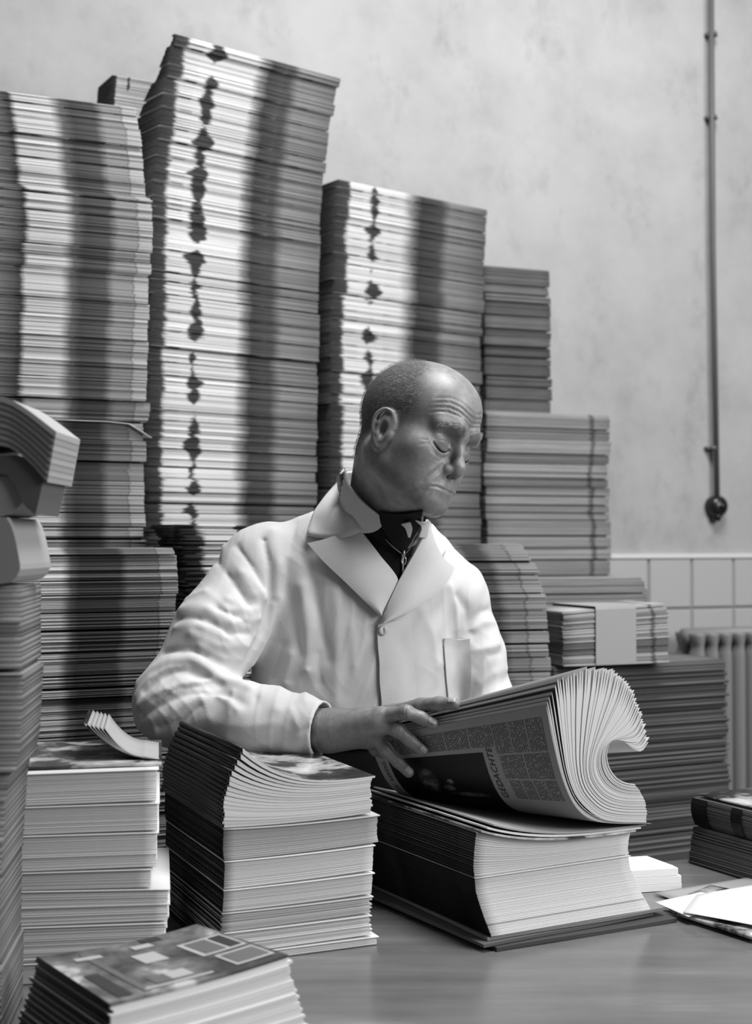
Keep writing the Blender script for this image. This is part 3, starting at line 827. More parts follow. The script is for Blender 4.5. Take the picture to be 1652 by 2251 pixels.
# ------------------------------------------------------------------ low pile in the foreground
hF = .085
cor = {k: PZ(x, y, ZTAB + hF) for k, (x, y) in dict(L=(84, 2108), B=(432, 2062), R=(632, 2112), F=(243, 2212)).items()}
fore = empty('foreground_magazines', tuple((cor['L'] + cor['R']) / 2 * np.array([1, 1, 0]) + np.array([0, 0, ZTAB]))); tag(fore, 'low pile of magazines with picture cover at the bottom edge', 'magazines')
def fore_pt(s, t_, z, grow=0.0, bend=1.0):
    """s from spine edge (L-F) to fore edge (B-R), t from far (L-B) to near (F-R)"""
    p = (cor['L'] * (1 - s) + cor['B'] * s) * (1 - t_) + (cor['F'] * (1 - s) + cor['R'] * s) * t_
    c = (cor['L'] + cor['R'] + cor['F'] + cor['B']) / 4
    p = c + (p - c) * (1 + grow)
    p = p.copy(); p[2] = z + bend * (.012 * (s - .35) ** 2 * (1 if s > .35 else .5) + .010 * s * s * (1 - t_) - .004)
    return p
rng = random.Random(77); nl = 24
for k in range(nl):
    th = hF / nl; z = ZTAB + .006 + th * (k + 1); f = k / nl
    gr = .16 * (1 - f) ** 1.3 + rng.gauss(0, .004); dx = np.array([rng.gauss(0, .0012), rng.gauss(0, .0012), 0])
    b = MB(); G = [[fore_pt(i / 8, j / 5, z, gr, f) + dx for j in range(6)] for i in range(9)]
    b.grid(G, th * .9, nrm=np.array([0, 0, 1.]))
    ob = b.build('magazine', m_sheet if k < nl - 1 else m_cover2, fore, False)
    bs = MB(); bs.tube([fore_pt(0, j / 5, z - th / 2, gr, f) + dx for j in range(6)], th * .46, 6); bs.build('spine', m_spine, ob, True)
top = ob
ztop = ZTAB + .006 + hF
def fore_patch(name, s0, s1, t0_, t1, mat, lift=.0008):
    b = MB(); G = [[fore_pt(s0 + (s1 - s0) * i / 8, t0_ + (t1 - t0_) * j / 4, ztop + lift, 0, (nl - 1) / nl) for j in range(5)] for i in range(9)]
    b.grid(G); return b.build(name, mat, top, True)
m_c_d, m_c_m, m_c_l = new_mat('cover_dark', 52, .35, .4), new_mat('cover_mid', 98, .35, .4), new_mat('cover_light', 170, .35, .4)
fore_patch('cover_frame', .70, .97, .30, .62, m_c_l); fore_patch('cover_picture', .73, .86, .33, .59, m_c_m, .0012); fore_patch('cover_picture', .88, .955, .33, .59, m_c_d, .0012)
fore_patch('cover_frame', .74, .97, .66, .92, m_c_l); fore_patch('cover_picture', .76, .955, .69, .89, m_c_m, .0012)
fore_patch('cover_frame', .20, .24, .10, .95, m_c_m); fore_patch('cover_frame', .22, .60, .90, .93, m_c_l)
for (s0, s1, a0, a1, mm) in ((.42, .56, .30, .50, m_c_l), (.50, .62, .12, .20, m_c_l), (.14, .30, .16, .22, m_c_l), (.40, .52, .72, .86, m_c_l), (.30, .40, .74, .88, m_c_m), (.06, .14, .5, .95, m_c_d), (.60, .72, .02, .10, m_c_d)):
    fore_patch('cover_picture', s0, s1, a0, a1, mm)

# ------------------------------------------------------------------ soft pile at the left edge, near the camera
MAG['near'] = edge_mat('edges_near', [(0, 128), (.5, 124), (1, 120)], 70, [], streak=.05, seed=41., fibre=.05)
SN = stack('the near pile cut by the left edge', 'R', [(1285, 44), (1500, 44), (1640, 36), (1760, 18), (1900, 8), (2400, 2)], 1.52, 6, .22, .16, 1285, MAG['near'], 91, zbot=ZTAB, bt=(.09, .16), wedge=.1, gapshade=.6, jit=.0002, lt=(.003, .008))
zn = float(SN[0].mean())
dr = empty('drooping_magazines', tuple(P(0, 1280, 1.6) * np.array([1, 1, 0]) + np.array([0, 0, zn]))); tag(dr, 'open magazines drooping over the top of the near left pile', 'magazines')
m_c_dk = new_mat('darker_cover', 92, .6); m_near_a = new_mat('near_pages_a', 158, .8); m_near_b = new_mat('near_pages_b', 146, .8)  # one magazine with a darker grey cover
def end_block(name, top, bottom, d, dep, mat):
    """a bent block of pages seen end-on, between two lines of pixels"""
    a_ = cat([P(x, y, d) for x, y in top], 14); b_ = cat([P(x, y, d) for x, y in bottom], 14); bk_ = np.array([0, dep, 0]); n = 14
    V = list(a_) + list(b_) + list(a_ + bk_) + list(b_ + bk_); F = []
    for i in range(n - 1):
        F += [(i, i + 1, n + i + 1, n + i), (2 * n + i + 1, 2 * n + i, 3 * n + i, 3 * n + i + 1), (i + 1, i, 2 * n + i, 2 * n + i + 1), (n + i, n + i + 1, 3 * n + i + 1, 3 * n + i)]
    F += [(n - 1, 2 * n + n - 1, 3 * n + n - 1, 2 * n - 1), (0, n, 3 * n, 2 * n)]
    return link(name, mesh_of(name, V, F), mat, dr)
end_block('magazine', [(-160, 1136), (0, 1136), (22, 1150), (36, 1196), (44, 1240)], [(-160, 1284), (-60, 1284), (0, 1284), (30, 1276), (44, 1252)], 1.50, .14, m_paper_g)
end_block('magazine', [(-160, 1046), (-40, 1044), (34, 1050), (52, 1072), (58, 1086)], [(-160, 1134), (-40, 1134), (10, 1134), (36, 1120), (56, 1092)], 1.51, .12, m_page)
end_block('magazine', [(-160, 1000), (20, 1000), (66, 1010), (92, 1040), (94, 1060)], [(-160, 1044), (0, 1042), (30, 1062), (50, 1106), (78, 1132)], 1.505, .11, m_c_dk)
for k in range(8):
    f0, f1 = k / 8, (k + .94) / 8
    def edge_(f): return [(-160, 985 - 122 * f), (-60, 984 - 120 * f), (10, 980 - 108 * f), (58, 1010 - 112 * f), (104 + 20 * f, 1060 - 112 * f)]
    end_block('magazine', edge_(f1), edge_(f0), 1.50 - .002 * k, .12, m_near_a if k % 2 else m_near_b)

# ------------------------------------------------------------------ right side of the table
MAG['right'] = edge_mat('edges_right', [(0, 110), (1, 110)], 74, [], streak=.2, seed=51.)
Y11 = RAD(28); A11, B11 = E1(Y11), E2(Y11)
bk = PZ(1512, 1897, ZTAB); fo = bk - B11 * .34; fo[2] = 0
def right_bundle(z0, z1, seed, desc, lean):
    rng = random.Random(seed); layers = []; prof = np.full(NU + 1, z0)
    while prof.mean() < z1 - .0005:
        th = rng.uniform(.0015, .003); f = (prof.mean() - z0) / (z1 - z0)
        layers.append(dict(org=fo + A11 * (lean(f) + rng.gauss(0, .0008)) + B11 * rng.gauss(0, .001), e1=A11, e2=B11, w=.25, dep=.34, zb=prof.copy(), zt=prof + th, tint=rng.uniform(.9, 1.05), shift=0))
        prof = prof + th
    me = layer_mesh('magazine_bundle', layers, MAG['right']); ob = bpy.data.objects.new('magazine_bundle', me); COL.objects.link(ob); tag(ob, desc, 'magazines'); global RB2; RB2 = ob; return float(prof.mean())
zr = right_bundle(ZTAB + .001, ZTAB + .062, 1, 'lower bundle of the small dark pile at the right table edge', lambda f: .012 * f)
# black smears of ink down the spines are printed bars: thin inked strips on the upper bundle
zr2 = right_bundle(zr + .0015, ZTAB + .112, 2, 'upper bundle with black bars on the small pile at the right edge', lambda f: .008 + .010 * math.sin(f * 2.4) * -1 + .010)
for v0, v1, dz in ((.300, .338, 0), (.215, .240, .004)):
    G = [[fo + A11 * (.0062 - .010 * math.sin((i / 6) * 2.4) + .008) + B11 * v + np.array([0, 0, zr + .003 + (zr2 - zr - .004) * i / 6]) for v in (v1, v0)] for i in range(7)]
    b = MB(); b.grid(G, .0012); rb_ = b.build('ink_bar', m_blackink, None); rb_.parent = RB2
b = MB(); b.grid([[fo + A11 * (.018 + .235 * i / 6) + B11 * (.335 * j / 4) + np.array([0, 0, zr2 + .004 + .012 * max(0, (i - 3) / 3) ** 2]) for j in range(5)] for i in range(7)], .0025)
tag(b.build('magazine', m_cover1, None, True), 'glossy magazine lying on the small dark pile at right', 'magazine')

def sheet(name, pts4, z, lift, mat, label, th=.0008, cat_='paper'):
    q = [PZ(x, y, z) for x, y in pts4]; b = MB(); G = []
    for i in range(9):
        s = i / 8; row = []
        for j in range(7):
            t_ = j / 6
            p = (q[0] * (1 - s) + q[1] * s) * (1 - t_) + (q[3] * (1 - s) + q[2] * s) * t_
            p = p + np.array([0, 0, lift(s, t_)]); row.append(p)
        G.append(row)
    b.grid(G, th); return tag(b.build(name, mat, None, True), label, cat_, 'loose papers at the right of the table')
m_white = new_mat('bright_white_paper', 236, .6, .3)
sheet('magazine', [(1448, 2000), (1660, 2068), (1790, 1996), (1560, 1952)], ZTAB + .006, lambda s, t_: .0, m_cover1, 'dark magazine underneath the loose white papers', .005, 'magazine')
sheet('paper_sheet', [(1436, 1962), (1640, 1932), (1760, 1946), (1500, 1985)], ZTAB + .004, lambda s, t_: .002 * s, m_paper_g, 'grey sheet behind the loose white papers')
sheet('paper_sheet', [(1438, 1984), (1512, 2016), (1640, 1990), (1540, 1966)], ZTAB + .012, lambda s, t_: .003 * t_, m_white, 'small white sheet at the near left of the loose papers')
sheet('paper_sheet', [(1530, 1968), (1500, 2006), (1760, 2056), (1760, 1930)], ZTAB + .0155, lambda s, t_: .004 * (1 - t_) * t_, m_white, 'large bright white sheet running out of the right frame edge')
# white note block
cn = PZ(1424, 1962, ZTAB); an = E1(RAD(14)); bn = E2(RAD(14))
nb = empty('note_block', tuple(cn)); tag(nb, 'thick white paper block behind the front pile on the table', 'paper block')
prof = ZTAB + .001
for k in range(3):
    b = MB(); th = (.011, .012, .012)[k]; o = cn * np.array([1, 1, 0]) - an * .06 + an * (.002, .0, -.001)[k] + bn * (.0, .001, .002)[k]
    w = (.116, .118, .114)[k]
    V = []
    for z in (prof, prof + th - .0008):
        V += [o + np.array([0, 0, z]), o + an * w + np.array([0, 0, z]), o + an * (w - .0) + bn * .02 + np.array([0, 0, z]), o + an * (w - .012) + bn * .09 + np.array([0, 0, z]), o + bn * .09 + np.array([0, 0, z])]
    F = [(4, 3, 2, 1, 0), (5, 6, 7, 8, 9)] + [(i, (i + 1) % 5, 5 + (i + 1) % 5, 5 + i) for i in range(5)]
    link('pad', mesh_of('pad', V, F), m_white, nb); prof += th
# ------------------------------------------------------------------ the man: implicit surfaces turned into meshes
f32 = np.float32
def smin(a, b, k):
    h = np.clip(.5 + .5 * (b - a) / k, 0, 1); return b * (1 - h) + a * h - k * h * (1 - h)
def smax(a, b, k): return -smin(-a, -b, k)
def ell(p, c, r):
    r = np.asarray(r, f32); q = (p - np.asarray(c, f32)) / r
    k0 = np.sqrt((q * q).sum(-1)) + 1e-9; q2 = q / r; k1 = np.sqrt((q2 * q2).sum(-1)) + 1e-9
    return k0 * (k0 - 1) / k1
def sph(p, c, r): return np.sqrt(((p - np.asarray(c, f32)) ** 2).sum(-1)) - r
def cone(p, a, b, ra, rb):
    a = np.asarray(a, f32); b = np.asarray(b, f32); ab = b - a
    t = np.clip(((p - a) @ ab) / (ab @ ab), 0, 1)
    d = p - a - t[..., None] * ab
    return np.sqrt((d * d).sum(-1)) - (ra + (rb - ra) * t)
def chain(p, pts, rad, k):
    f = None
    for i in range(len(pts) - 1):
        q = cone(p, pts[i], pts[i + 1], rad[i], rad[i + 1]); f = q if f is None else smin(f, q, k)
    return f
def dline(p, pts):
    f = None
    for i in range(len(pts) - 1):
        q = cone(p, pts[i], pts[i + 1], 0, 0); f = q if f is None else np.minimum(f, q)
    return f

def surface(fn, lo, hi, h, B=8):
    lo = np.asarray(lo, float); hi = np.asarray(hi, float)
    nb = np.ceil((hi - lo) / h / B).astype(int); n = nb * B
    cen = [lo[i] + (np.arange(nb[i]) + .5) * B * h for i in range(3)]
    G = np.stack(np.meshgrid(*cen, indexing='ij'), -1).reshape(-1, 3).astype(f32)
    fc = np.concatenate([fn(G[i:i + 200000]) for i in range(0, len(G), 200000)])
    near = np.abs(fc) < B * h * 1.25
    V = np.where(fc < 0, -1.0, 1.0).astype(f32).reshape(nb)
    V = V.repeat(B, 0).repeat(B, 1).repeat(B, 2)
    Vb = V.reshape(nb[0], B, nb[1], B, nb[2], B)
    ids = np.argwhere(near.reshape(nb))
    off = np.stack(np.meshgrid(*[np.arange(B)] * 3, indexing='ij'), -1).reshape(-1, 3)
    for s in range(0, len(ids), 400):
        q = ids[s:s + 400]
        idx = q[:, None, :] * B + off[None]
        pts = (lo + idx * h).astype(f32)
        val = fn(pts.reshape(-1, 3)).reshape(len(q), B, B, B)
        Vb[q[:, 0], :, q[:, 1], :, q[:, 2], :] = val
    ins = V < 0
    c8 = [(i, j, k) for i in (0, 1) for j in (0, 1) for k in (0, 1)]
    sl = lambda A, c: A[c[0]:A.shape[0] - 1 + c[0], c[1]:A.shape[1] - 1 + c[1], c[2]:A.shape[2] - 1 + c[2]]
    cnt = sum(sl(ins, c).astype(np.int8) for c in c8)
    act = np.argwhere((cnt > 0) & (cnt < 8))
    cid = np.full(cnt.shape, -1, np.int32); cid[act[:, 0], act[:, 1], act[:, 2]] = np.arange(len(act))
    pos = np.zeros((len(act), 3)); num = np.zeros(len(act))
    for a in c8:
        for ax in range(3):
            if a[ax]: continue
            b = list(a); b[ax] = 1
            va = V[act[:, 0] + a[0], act[:, 1] + a[1], act[:, 2] + a[2]]; vb = V[act[:, 0] + b[0], act[:, 1] + b[1], act[:, 2] + b[2]]
            cr = (va < 0) != (vb < 0); t_ = np.where(cr, va / np.where(va == vb, 1, va - vb), 0)
            q = np.tile(np.asarray(a, float), (len(act), 1)); q[:, ax] += t_
            pos += q * cr[:, None]; num += cr
    verts = lo + h * (act + pos / num[:, None])
    quads = []
    for ax in range(3):
        o1, o2 = [(1, 2), (2, 0), (0, 1)][ax]
        A = ins[tuple(slice(0, -1) if i == ax else slice(1, -1) for i in range(3))]
        Bv = ins[tuple(slice(1, None) if i == ax else slice(1, -1) for i in range(3))]
        e = np.argwhere(A != Bv); sgn = A[e[:, 0], e[:, 1], e[:, 2]]
        e = e.copy(); e[:, o1] += 1; e[:, o2] += 1
        def cell(d1_, d2_):
            q = e.copy(); q[:, o1] += d1_; q[:, o2] += d2_; return cid[q[:, 0], q[:, 1], q[:, 2]]
        Q = np.stack([cell(-1, -1), cell(0, -1), cell(0, 0), cell(-1, 0)], 1)
        Q = np.where(sgn[:, None], Q, Q[:, ::-1]); quads.append(Q)
    quads = np.concatenate(quads); quads = quads[(quads >= 0).all(1)]
    return verts, quads
def cast(pix, fn, d0=1.75, d1=2.9):
    """points where the lines of sight through pixels of the photograph meet an implicit surface"""
    pix = np.asarray(pix, float); D = np.array([ray(x, y) for x, y in pix]); D = D / D[:, 1:2]
    o = np.array([0, 0, CAMZ]); t_ = np.full(len(pix), d0)
    best = np.full(len(pix), 1e9); bt_ = t_.copy()
    for _ in range(200):
        v = fn((o + D * t_[:, None]).astype(f32)); m = v < best; best = np.where(m, v, best); bt_ = np.where(m, t_, bt_)
        t_ = np.minimum(t_ + np.clip(v, -.02, .05) * .55, d1)
    t_ = np.where(best > .003, bt_, t_)          # grazing lines keep their closest approach
    return o + D * t_[:, None]
def grad(fn, p, e=.003):
    g_ = np.stack([fn((p + e * np.eye(3)[i]).astype(f32)) - fn((p - e * np.eye(3)[i]).astype(f32)) for i in range(3)], -1)
    return g_ / (np.linalg.norm(g_, axis=-1, keepdims=True) + 1e-9)

# ---- head
HR = np.array([[0.6012, -0.7157, 0.3553], [0.7646, 0.6444, 0.0043], [-0.2321, 0.2691, 0.9347]])
HT = np.array([.0602, 2.20, 1.4729]); HSC = 1.0
def loc(p): return ((p - HT.astype(f32)) @ HR.astype(f32)) / f32(HSC)
def hw(q): return np.asarray(q) * HSC @ HR.T + HT
def head_base(q):
    s = np.stack([np.abs(q[:, 0]), q[:, 1], q[:, 2]], -1)      # mirrored
    f = ell(q, (0, .012, .043), (.0785, .1000, .0865))
    f = smin(f, ell(q, (0, -.028, .062), (.064, .067, .056)), .03)
    f = smin(f, ell(q, (0, -.022, -.022), (.060, .067, .078)), .03)
    f = smin(f, cone(s, (.049, .004, -.050), (.017, -.074, -.086), .021, .019), .040)
    f = smin(f, ell(s, (.034, -.040, -.040), (.028, .040, .042)), .03)
    f = smin(f, ell(q, (0, -.081, -.087), (.022, .0175, .0165)), .018)
    f = smin(f, ell(s, (.045, -.050, -.012), (.020, .024, .017)), .030)
    f = smin(f, ell(q, (0, -.070, -.058), (.033, .026, .032)), .022)                          # muzzle
    f = smin(f, chain(s, [(.004, -.0895, .028), (.022, -.0910, .036), (.044, -.076, .034)], (.008, .0105, .0095), .01), .016)
    f = smax(f, -ell(s, (.031, -.0975, .012), (.020, .0155, .0135)), .012)
    f = smin(f, ell(s, (.0315, -.0745, .005), (.0155, .0148, .0135)), .006)
    nose = chain(q, [(0, -.0895, .020), (0, -.0965, .002), (0, -.1060, -.020), (0, -.1055, -.027)], (.0078, .0078, .0092, .0098), .008)
    nose = smin(nose, ell(s, (.0115, -.0945, -.0300), (.0074, .0105, .0078)), .006)
    f = smin(f, nose, .010)
    f = smin(f, chain(s, [(.0, -.0950, -.0550), (.010, -.0940, -.0560), (.024, -.0860, -.0600)], (.0048, .0046, .0026), .004), .006)
    f = smin(f, chain(s, [(.0, -.0925, -.0668), (.012, -.0910, -.0664), (.023, -.0850, -.0628)], (.0062, .0056, .0028), .004), .006)
    return f
def onhead(pts):
    p = np.asarray(pts, float)
    for _ in range(12):
        v = head_base(p.astype(f32)); e = .001
        gr_ = np.stack([(head_base((p + e * np.eye(3)[i]).astype(f32)) - head_base((p - e * np.eye(3)[i]).astype(f32))) / (2 * e) for i in range(3)], -1)
        p = p - .8 * v[:, None] * gr_ / ((gr_ * gr_).sum(1, keepdims=True) + 1e-6)
    return p.astype(f32)
LIDLINE = onhead([(.0155, -.088, -.0005), (.022, -.092, -.0052), (.029, -.093, -.0072), (.036, -.0915, -.0066), (.043, -.086, -.0036), (.0485, -.079, .0008)])
GROOVES = [(LIDLINE, .0030, .0015),
    (onhead([(.016, -.089, .009), (.024, -.0925, .0135), (.035, -.0905, .0145), (.045, -.082, .0105), (.051, -.076, .0045)]), .0026, .0020),
    (onhead([(.018, -.0885, -.011), (.026, -.0905, -.0165), (.037, -.087, -.0165), (.047, -.079, -.011)]), .0016, .0024),
    (onhead([(.020, -.0880, -.017), (.030, -.087, -.0225), (.042, -.080, -.0215)]), .0009, .0022),
    (onhead([(.050, -.076, .002), (.056, -.070, -.002), (.060, -.064, -.004)]), .0010, .0016), (onhead([(.050, -.076, -.003), (.056, -.070, -.008), (.059, -.064, -.012)]), .0010, .0016),
    (onhead([(.0150, -.090, -.021), (.0195, -.092, -.029), (.0170, -.094, -.037)]), .0016, .0024),
    (onhead([(0, -.099, -.0610), (.011, -.097, -.0608), (.021, -.090, -.0612), (.0275, -.085, -.0640)]), .0036, .0015),
    (onhead([(0, -.094, -.0755), (.014, -.092, -.0755)]), .0022, .0042), (onhead([(0, -.100, -.045), (0, -.100, -.052)]), .0012, .0025),
    (onhead([(.019, -.090, -.028), (.027, -.084, -.040), (.034, -.078, -.053), (.0375, -.074, -.066)]), .0026, .0030),
    (onhead([(.028, -.085, -.066), (.032, -.080, -.074), (.033, -.078, -.082)]), .0014, .003),
    (onhead([(.005, -.098, .022), (.006, -.098, .038)]), .0016, .0018)]
for z0, a in ((.0505, .0017), (.058, .0018), (.0655, .0015), (.073, .0011)):
    GROOVES.append((onhead([(.0, -.094, z0 - .006), (.014, -.093, z0 - .003), (.028, -.087, z0 + .0015), (.042, -.078, z0 + .002), (.053, -.068, z0 - .003), (.058, -.060, z0 - .008)]), a, .0017))
RIM = cat(np.c_[np.array([(.0725, -.007, .010), (.0755, -.006, .022), (.0790, .002, .0325), (.0835, .014, .0345), (.0865, .023, .0260), (.0865, .026, .0120), (.0830, .023, -.004), (.0785, .015, -.0180), (.0755, .006, -.0270), (.0725, .000, -.0240)]), np.array([.0026, .0029, .0031, .0031, .0031, .0031, .0032, .0036, .0050, .0036])], 26)
def head_local(q):
    s = np.stack([np.abs(q[:, 0]), q[:, 1], q[:, 2]], -1)
    f = head_base(q)
    nr = np.abs(f) < .02
    if nr.any():
        sn = s[nr]; ds = np.zeros(len(sn), f32)
        for pl, a, w in GROOVES:
            c = pl.mean(0); r = np.sqrt(((pl - c) ** 2).sum(1)).max() + w * 3
            m = ((sn - c) ** 2).sum(1) < r * r
            if m.any():
                d_ = dline(sn[m], pl); ee = np.minimum(((sn[m] - pl[0]) ** 2).sum(1), ((sn[m] - pl[-1]) ** 2).sum(1)); fade = np.clip(np.sqrt(ee) / (w * 3.5), .0, 1) if pl is not GROOVES[0][0] else 1.0
                ds[m] += .62 * a * fade * (np.exp(-(d_ / w) ** 2) - .25 * np.exp(-((d_ - w * 2.2) / (w * 1.3)) ** 2))
        f = f.copy(); f[nr] += ds
    f = smax(f, -ell(s, (.0062, -.1000, -.0390), (.0034, .0060, .0038)), .003)
    # ears
    e = s + np.array([0, .008, .0085], f32)
    ear = None
    for k in range(len(RIM) - 1):
        c_ = cone(e, RIM[k, :3], RIM[k + 1, :3], RIM[k, 3], RIM[k + 1, 3]); ear = c_ if ear is None else np.minimum(ear, c_)
    ear = smin(ear, ell(e, (.0755, .009, .003), (.0080, .019, .031)), .006)
    ear = smax(ear, -ell(e, (.0880, .0075, .000), (.0125, .0110, .0160)), .005)
    ear = smin(ear, chain(e, [(.0790, .013, .024), (.0815, .0175, .010), (.0800, .0155, -.006), (.0770, .007, -.0150)], (.0026, .0030, .0030, .0030), .004), .005)
    ear = smin(ear, ell(e, (.0745, -.005, -.004), (.0042, .0052, .0075)), .005)
    f = smin(f, ear, .005)
    return f
NECK_A = hw((0, .034, -.035)); NECK_B = P(838, 1195, 2.335)
def neck(p, e=0.0): return cone(p, NECK_A, NECK_B, .058 + e, .067 + e)
def jawsk(p): return cone(p, hw((0, -.03, -.085)), P(868, 1172, 2.29), .030, .040)
def skin_head(p):
    f = head_local(loc(p)) * HSC
    f = smin(f, neck(p), .022)
    f = smin(f, jawsk(p), .026)
    # sterno-mastoid cord
    f = smin(f, cone(p, hw((-.060, .020, -.035)), P(862, 1180, 2.27), .012, .012), .02)
    return f

# ---- trunk, arms
SR, ER, WR = P(580, 1242, 2.30), P(388, 1548, 2.215), P(722, 1604, 2.115)
SLd, ELd, WLd = P(992, 1312, 2.40), P(1060, 1562, 2.42), P(1175, 1640, 2.27)
NB = P(842, 1178, 2.345)
BY = RAD(20)
def rotyz(p, c, yaw, roll):
    q = p - np.asarray(c, f32); a = E1(yaw).astype(f32); b_ = E2(yaw).astype(f32)
    x = q @ a; y = q @ b_; z = q[..., 2]
    cr, sr = math.cos(roll), math.sin(roll)
    return np.stack([x * cr - z * sr, y, x * sr + z * cr], -1)
CH, BE, PE = P(800, 1335, 2.355), P(778, 1560, 2.365), P(775, 1760, 2.375)
def trunk(p):
    f = ell(rotyz(p, CH, BY, RAD(-8)), (0, 0, 0), (.176, .112, .175))
    f = smin(f, ell(rotyz(p, BE, BY, 0), (0, 0, 0), (.186, .124, .24)), .07)
    f = smin(f, chain(p, [SR, NB, SLd], (.058, .060, .056), .03), .05)
    return f
def pelvis(p, e=0.0):
    f = ell(rotyz(p, PE, BY, 0), (0, 0, 0), (.190 + e, .134 + e, .21 + e))
    for sgn in (-1, 1):
        hip = PE + E1(BY) * .09 * sgn + np.array([0, 0, -.08]); knee = hip + np.array([0, 0, -.40]) - E2(BY) * .03; ank = np.array([knee[0], knee[1] + .03, .09])
        f = smin(f, chain(p, [hip, knee, ank], (.088 + e, .066 + e, .052 + e), .03), .04)
    return f
def sleeve_r(p): return chain(p, [SR, SR * .5 + ER * .5 + np.array([-.004, -.004, .0]), ER, ER * .45 + WR * .55 + np.array([0, 0, -.004]), WR * 1.06 - ER * .06], (.070, .070, .064, .0525, .0440), .03)
def sleeve_l(p): return chain(p, [SLd, SLd * .5 + ELd * .5, ELd, WLd * .9 + ELd * .1], (.064, .060, .056, .042), .03)
def coat_base(p):
    f = smin(trunk(p), sleeve_r(p), .022)
    f = smin(f, sleeve_l(p), .018)
    return f
FOLDS_PX = [
    ([(300, 1530), (330, 1492), (372, 1470), (410, 1466)], .0050, .006), ([(430, 1452), (468, 1480), (506, 1500), (548, 1512)], .0060, .006), ([(360, 1436), (410, 1428), (450, 1440)], -.0050, .007),
    ([(384, 1380), (440, 1376), (500, 1404)], .0040, .006), ([(410, 1316), (450, 1300), (500, 1340), (560, 1340)], .0040, .006), ([(520, 1200), (556, 1250), (580, 1290)], -.0040, .006),
    ([(340, 1540), (390, 1512), (440, 1508)], -.0050, .006), ([(350, 1600), (400, 1580), (436, 1552)], -.0045, .007), ([(452, 1518), (500, 1540), (520, 1560)], .0040, .007), ([(640, 1560), (655, 1600), (650, 1650)], .0025, .007),
    ([(440, 1420), (490, 1446), (530, 1450)], .0045, .006), ([(600, 1330), (588, 1400), (556, 1460)], .0045, .007),
    ([(488, 1200), (530, 1258), (557, 1306)], .0050, .009), ([(470, 1222), (512, 1280), (545, 1330)], -.0045, .008), ([(536, 1262), (566, 1290), (584, 1316)], .0045, .008),
    ([(452, 1262), (500, 1316), (548, 1346)], .0042, .008), ([(430, 1290), (480, 1340), (540, 1368)], -.0040, .008),
    ([(397, 1338), (456, 1338), (509, 1368), (568, 1360)], .0050, .009), ([(386, 1362), (450, 1362), (505, 1392), (552, 1392)], -.0045, .009),
    ([(360, 1406), (420, 1392), (480, 1420), (540, 1420)], .0045, .010),
    ([(306, 1500), (340, 1468), (375, 1452), (418, 1448), (455, 1464), (490, 1490), (530, 1505)], .0085, .0095),
    ([(318, 1518), (350, 1488), (385, 1474), (420, 1470), (450, 1484), (482, 1506)], -.0085, .008),
    ([(307, 1551), (365, 1517), (425, 1500), (466, 1494)], .0070, .009), ([(312, 1568), (370, 1540), (420, 1524), (470, 1524)], -.0060, .009),
    ([(312, 1590), (376, 1575), (413, 1545), (440, 1530)], .0060, .010), ([(420, 1478), (452, 1500), (500, 1528), (536, 1546)], -.0050, .010),
    ([(330, 1616), (400, 1606), (460, 1580)], .0040, .012), ([(512, 1520), (505, 1570), (500, 1620)], .0030, .008), ([(470, 1590), (530, 1600), (600, 1590)], .0025, .012), ([(560, 1630), (620, 1620), (680, 1600)], -.0025, .010),
    ([(556, 1152), (580, 1190), (592, 1250), (592, 1320), (574, 1390), (540, 1450)], -.0070, .007), ([(600, 1170), (612, 1240), (608, 1310)], .0060, .010),
    ([(650, 1150), (632, 1220), (630, 1300), (650, 1390), (664, 1440)], -.0050, .014), ([(671, 1206), (690, 1290), (706, 1381), (722, 1450)], -.0060, .011), ([(664, 1290), (676, 1380), (674, 1470), (670, 1540)], .0060, .013),
    ([(736, 1300), (742, 1400), (738, 1540)], .0040, .014), ([(700, 1440), (704, 1500), (706, 1560)], -.0035, .010), ([(772, 1380), (778, 1460), (776, 1560)], .0030, .012),
    ([(620, 1420), (600, 1490), (560, 1540)], -.0050, .016), ([(640, 1440), (628, 1500), (610, 1560)], .0040, .012),
    ([(925, 1340), (948, 1390), (960, 1460)], .0030, .014), ([(880, 1400), (900, 1470), (905, 1550)], -.0028, .014),
    ([(1004, 1310), (1026, 1342), (1034, 1390)], -.0050, .009), ([(1036, 1362), (1056, 1346), (1074, 1340)], -.0045, .008), ([(1036, 1384), (1060, 1368), (1084, 1366)], .0045, .008),
    ([(1044, 1430), (1070, 1424), (1094, 1416)], .0040, .009), ([(1046, 1470), (1066, 1440), (1098, 1434)], -.0040, .008), ([(1054, 1500), (1084, 1480), (1112, 1470)], .0040, .010), ([(990, 1290), (1000, 1330), (1004, 1380)], .0035, .010),
]
FOLDS = []
for pts, amp, wd in FOLDS_PX:
    q = cast(pts, coat_base)
    FOLDS.append((q.astype(f32), amp, wd))
NECKCUT = P(860, 1120, 2.31)
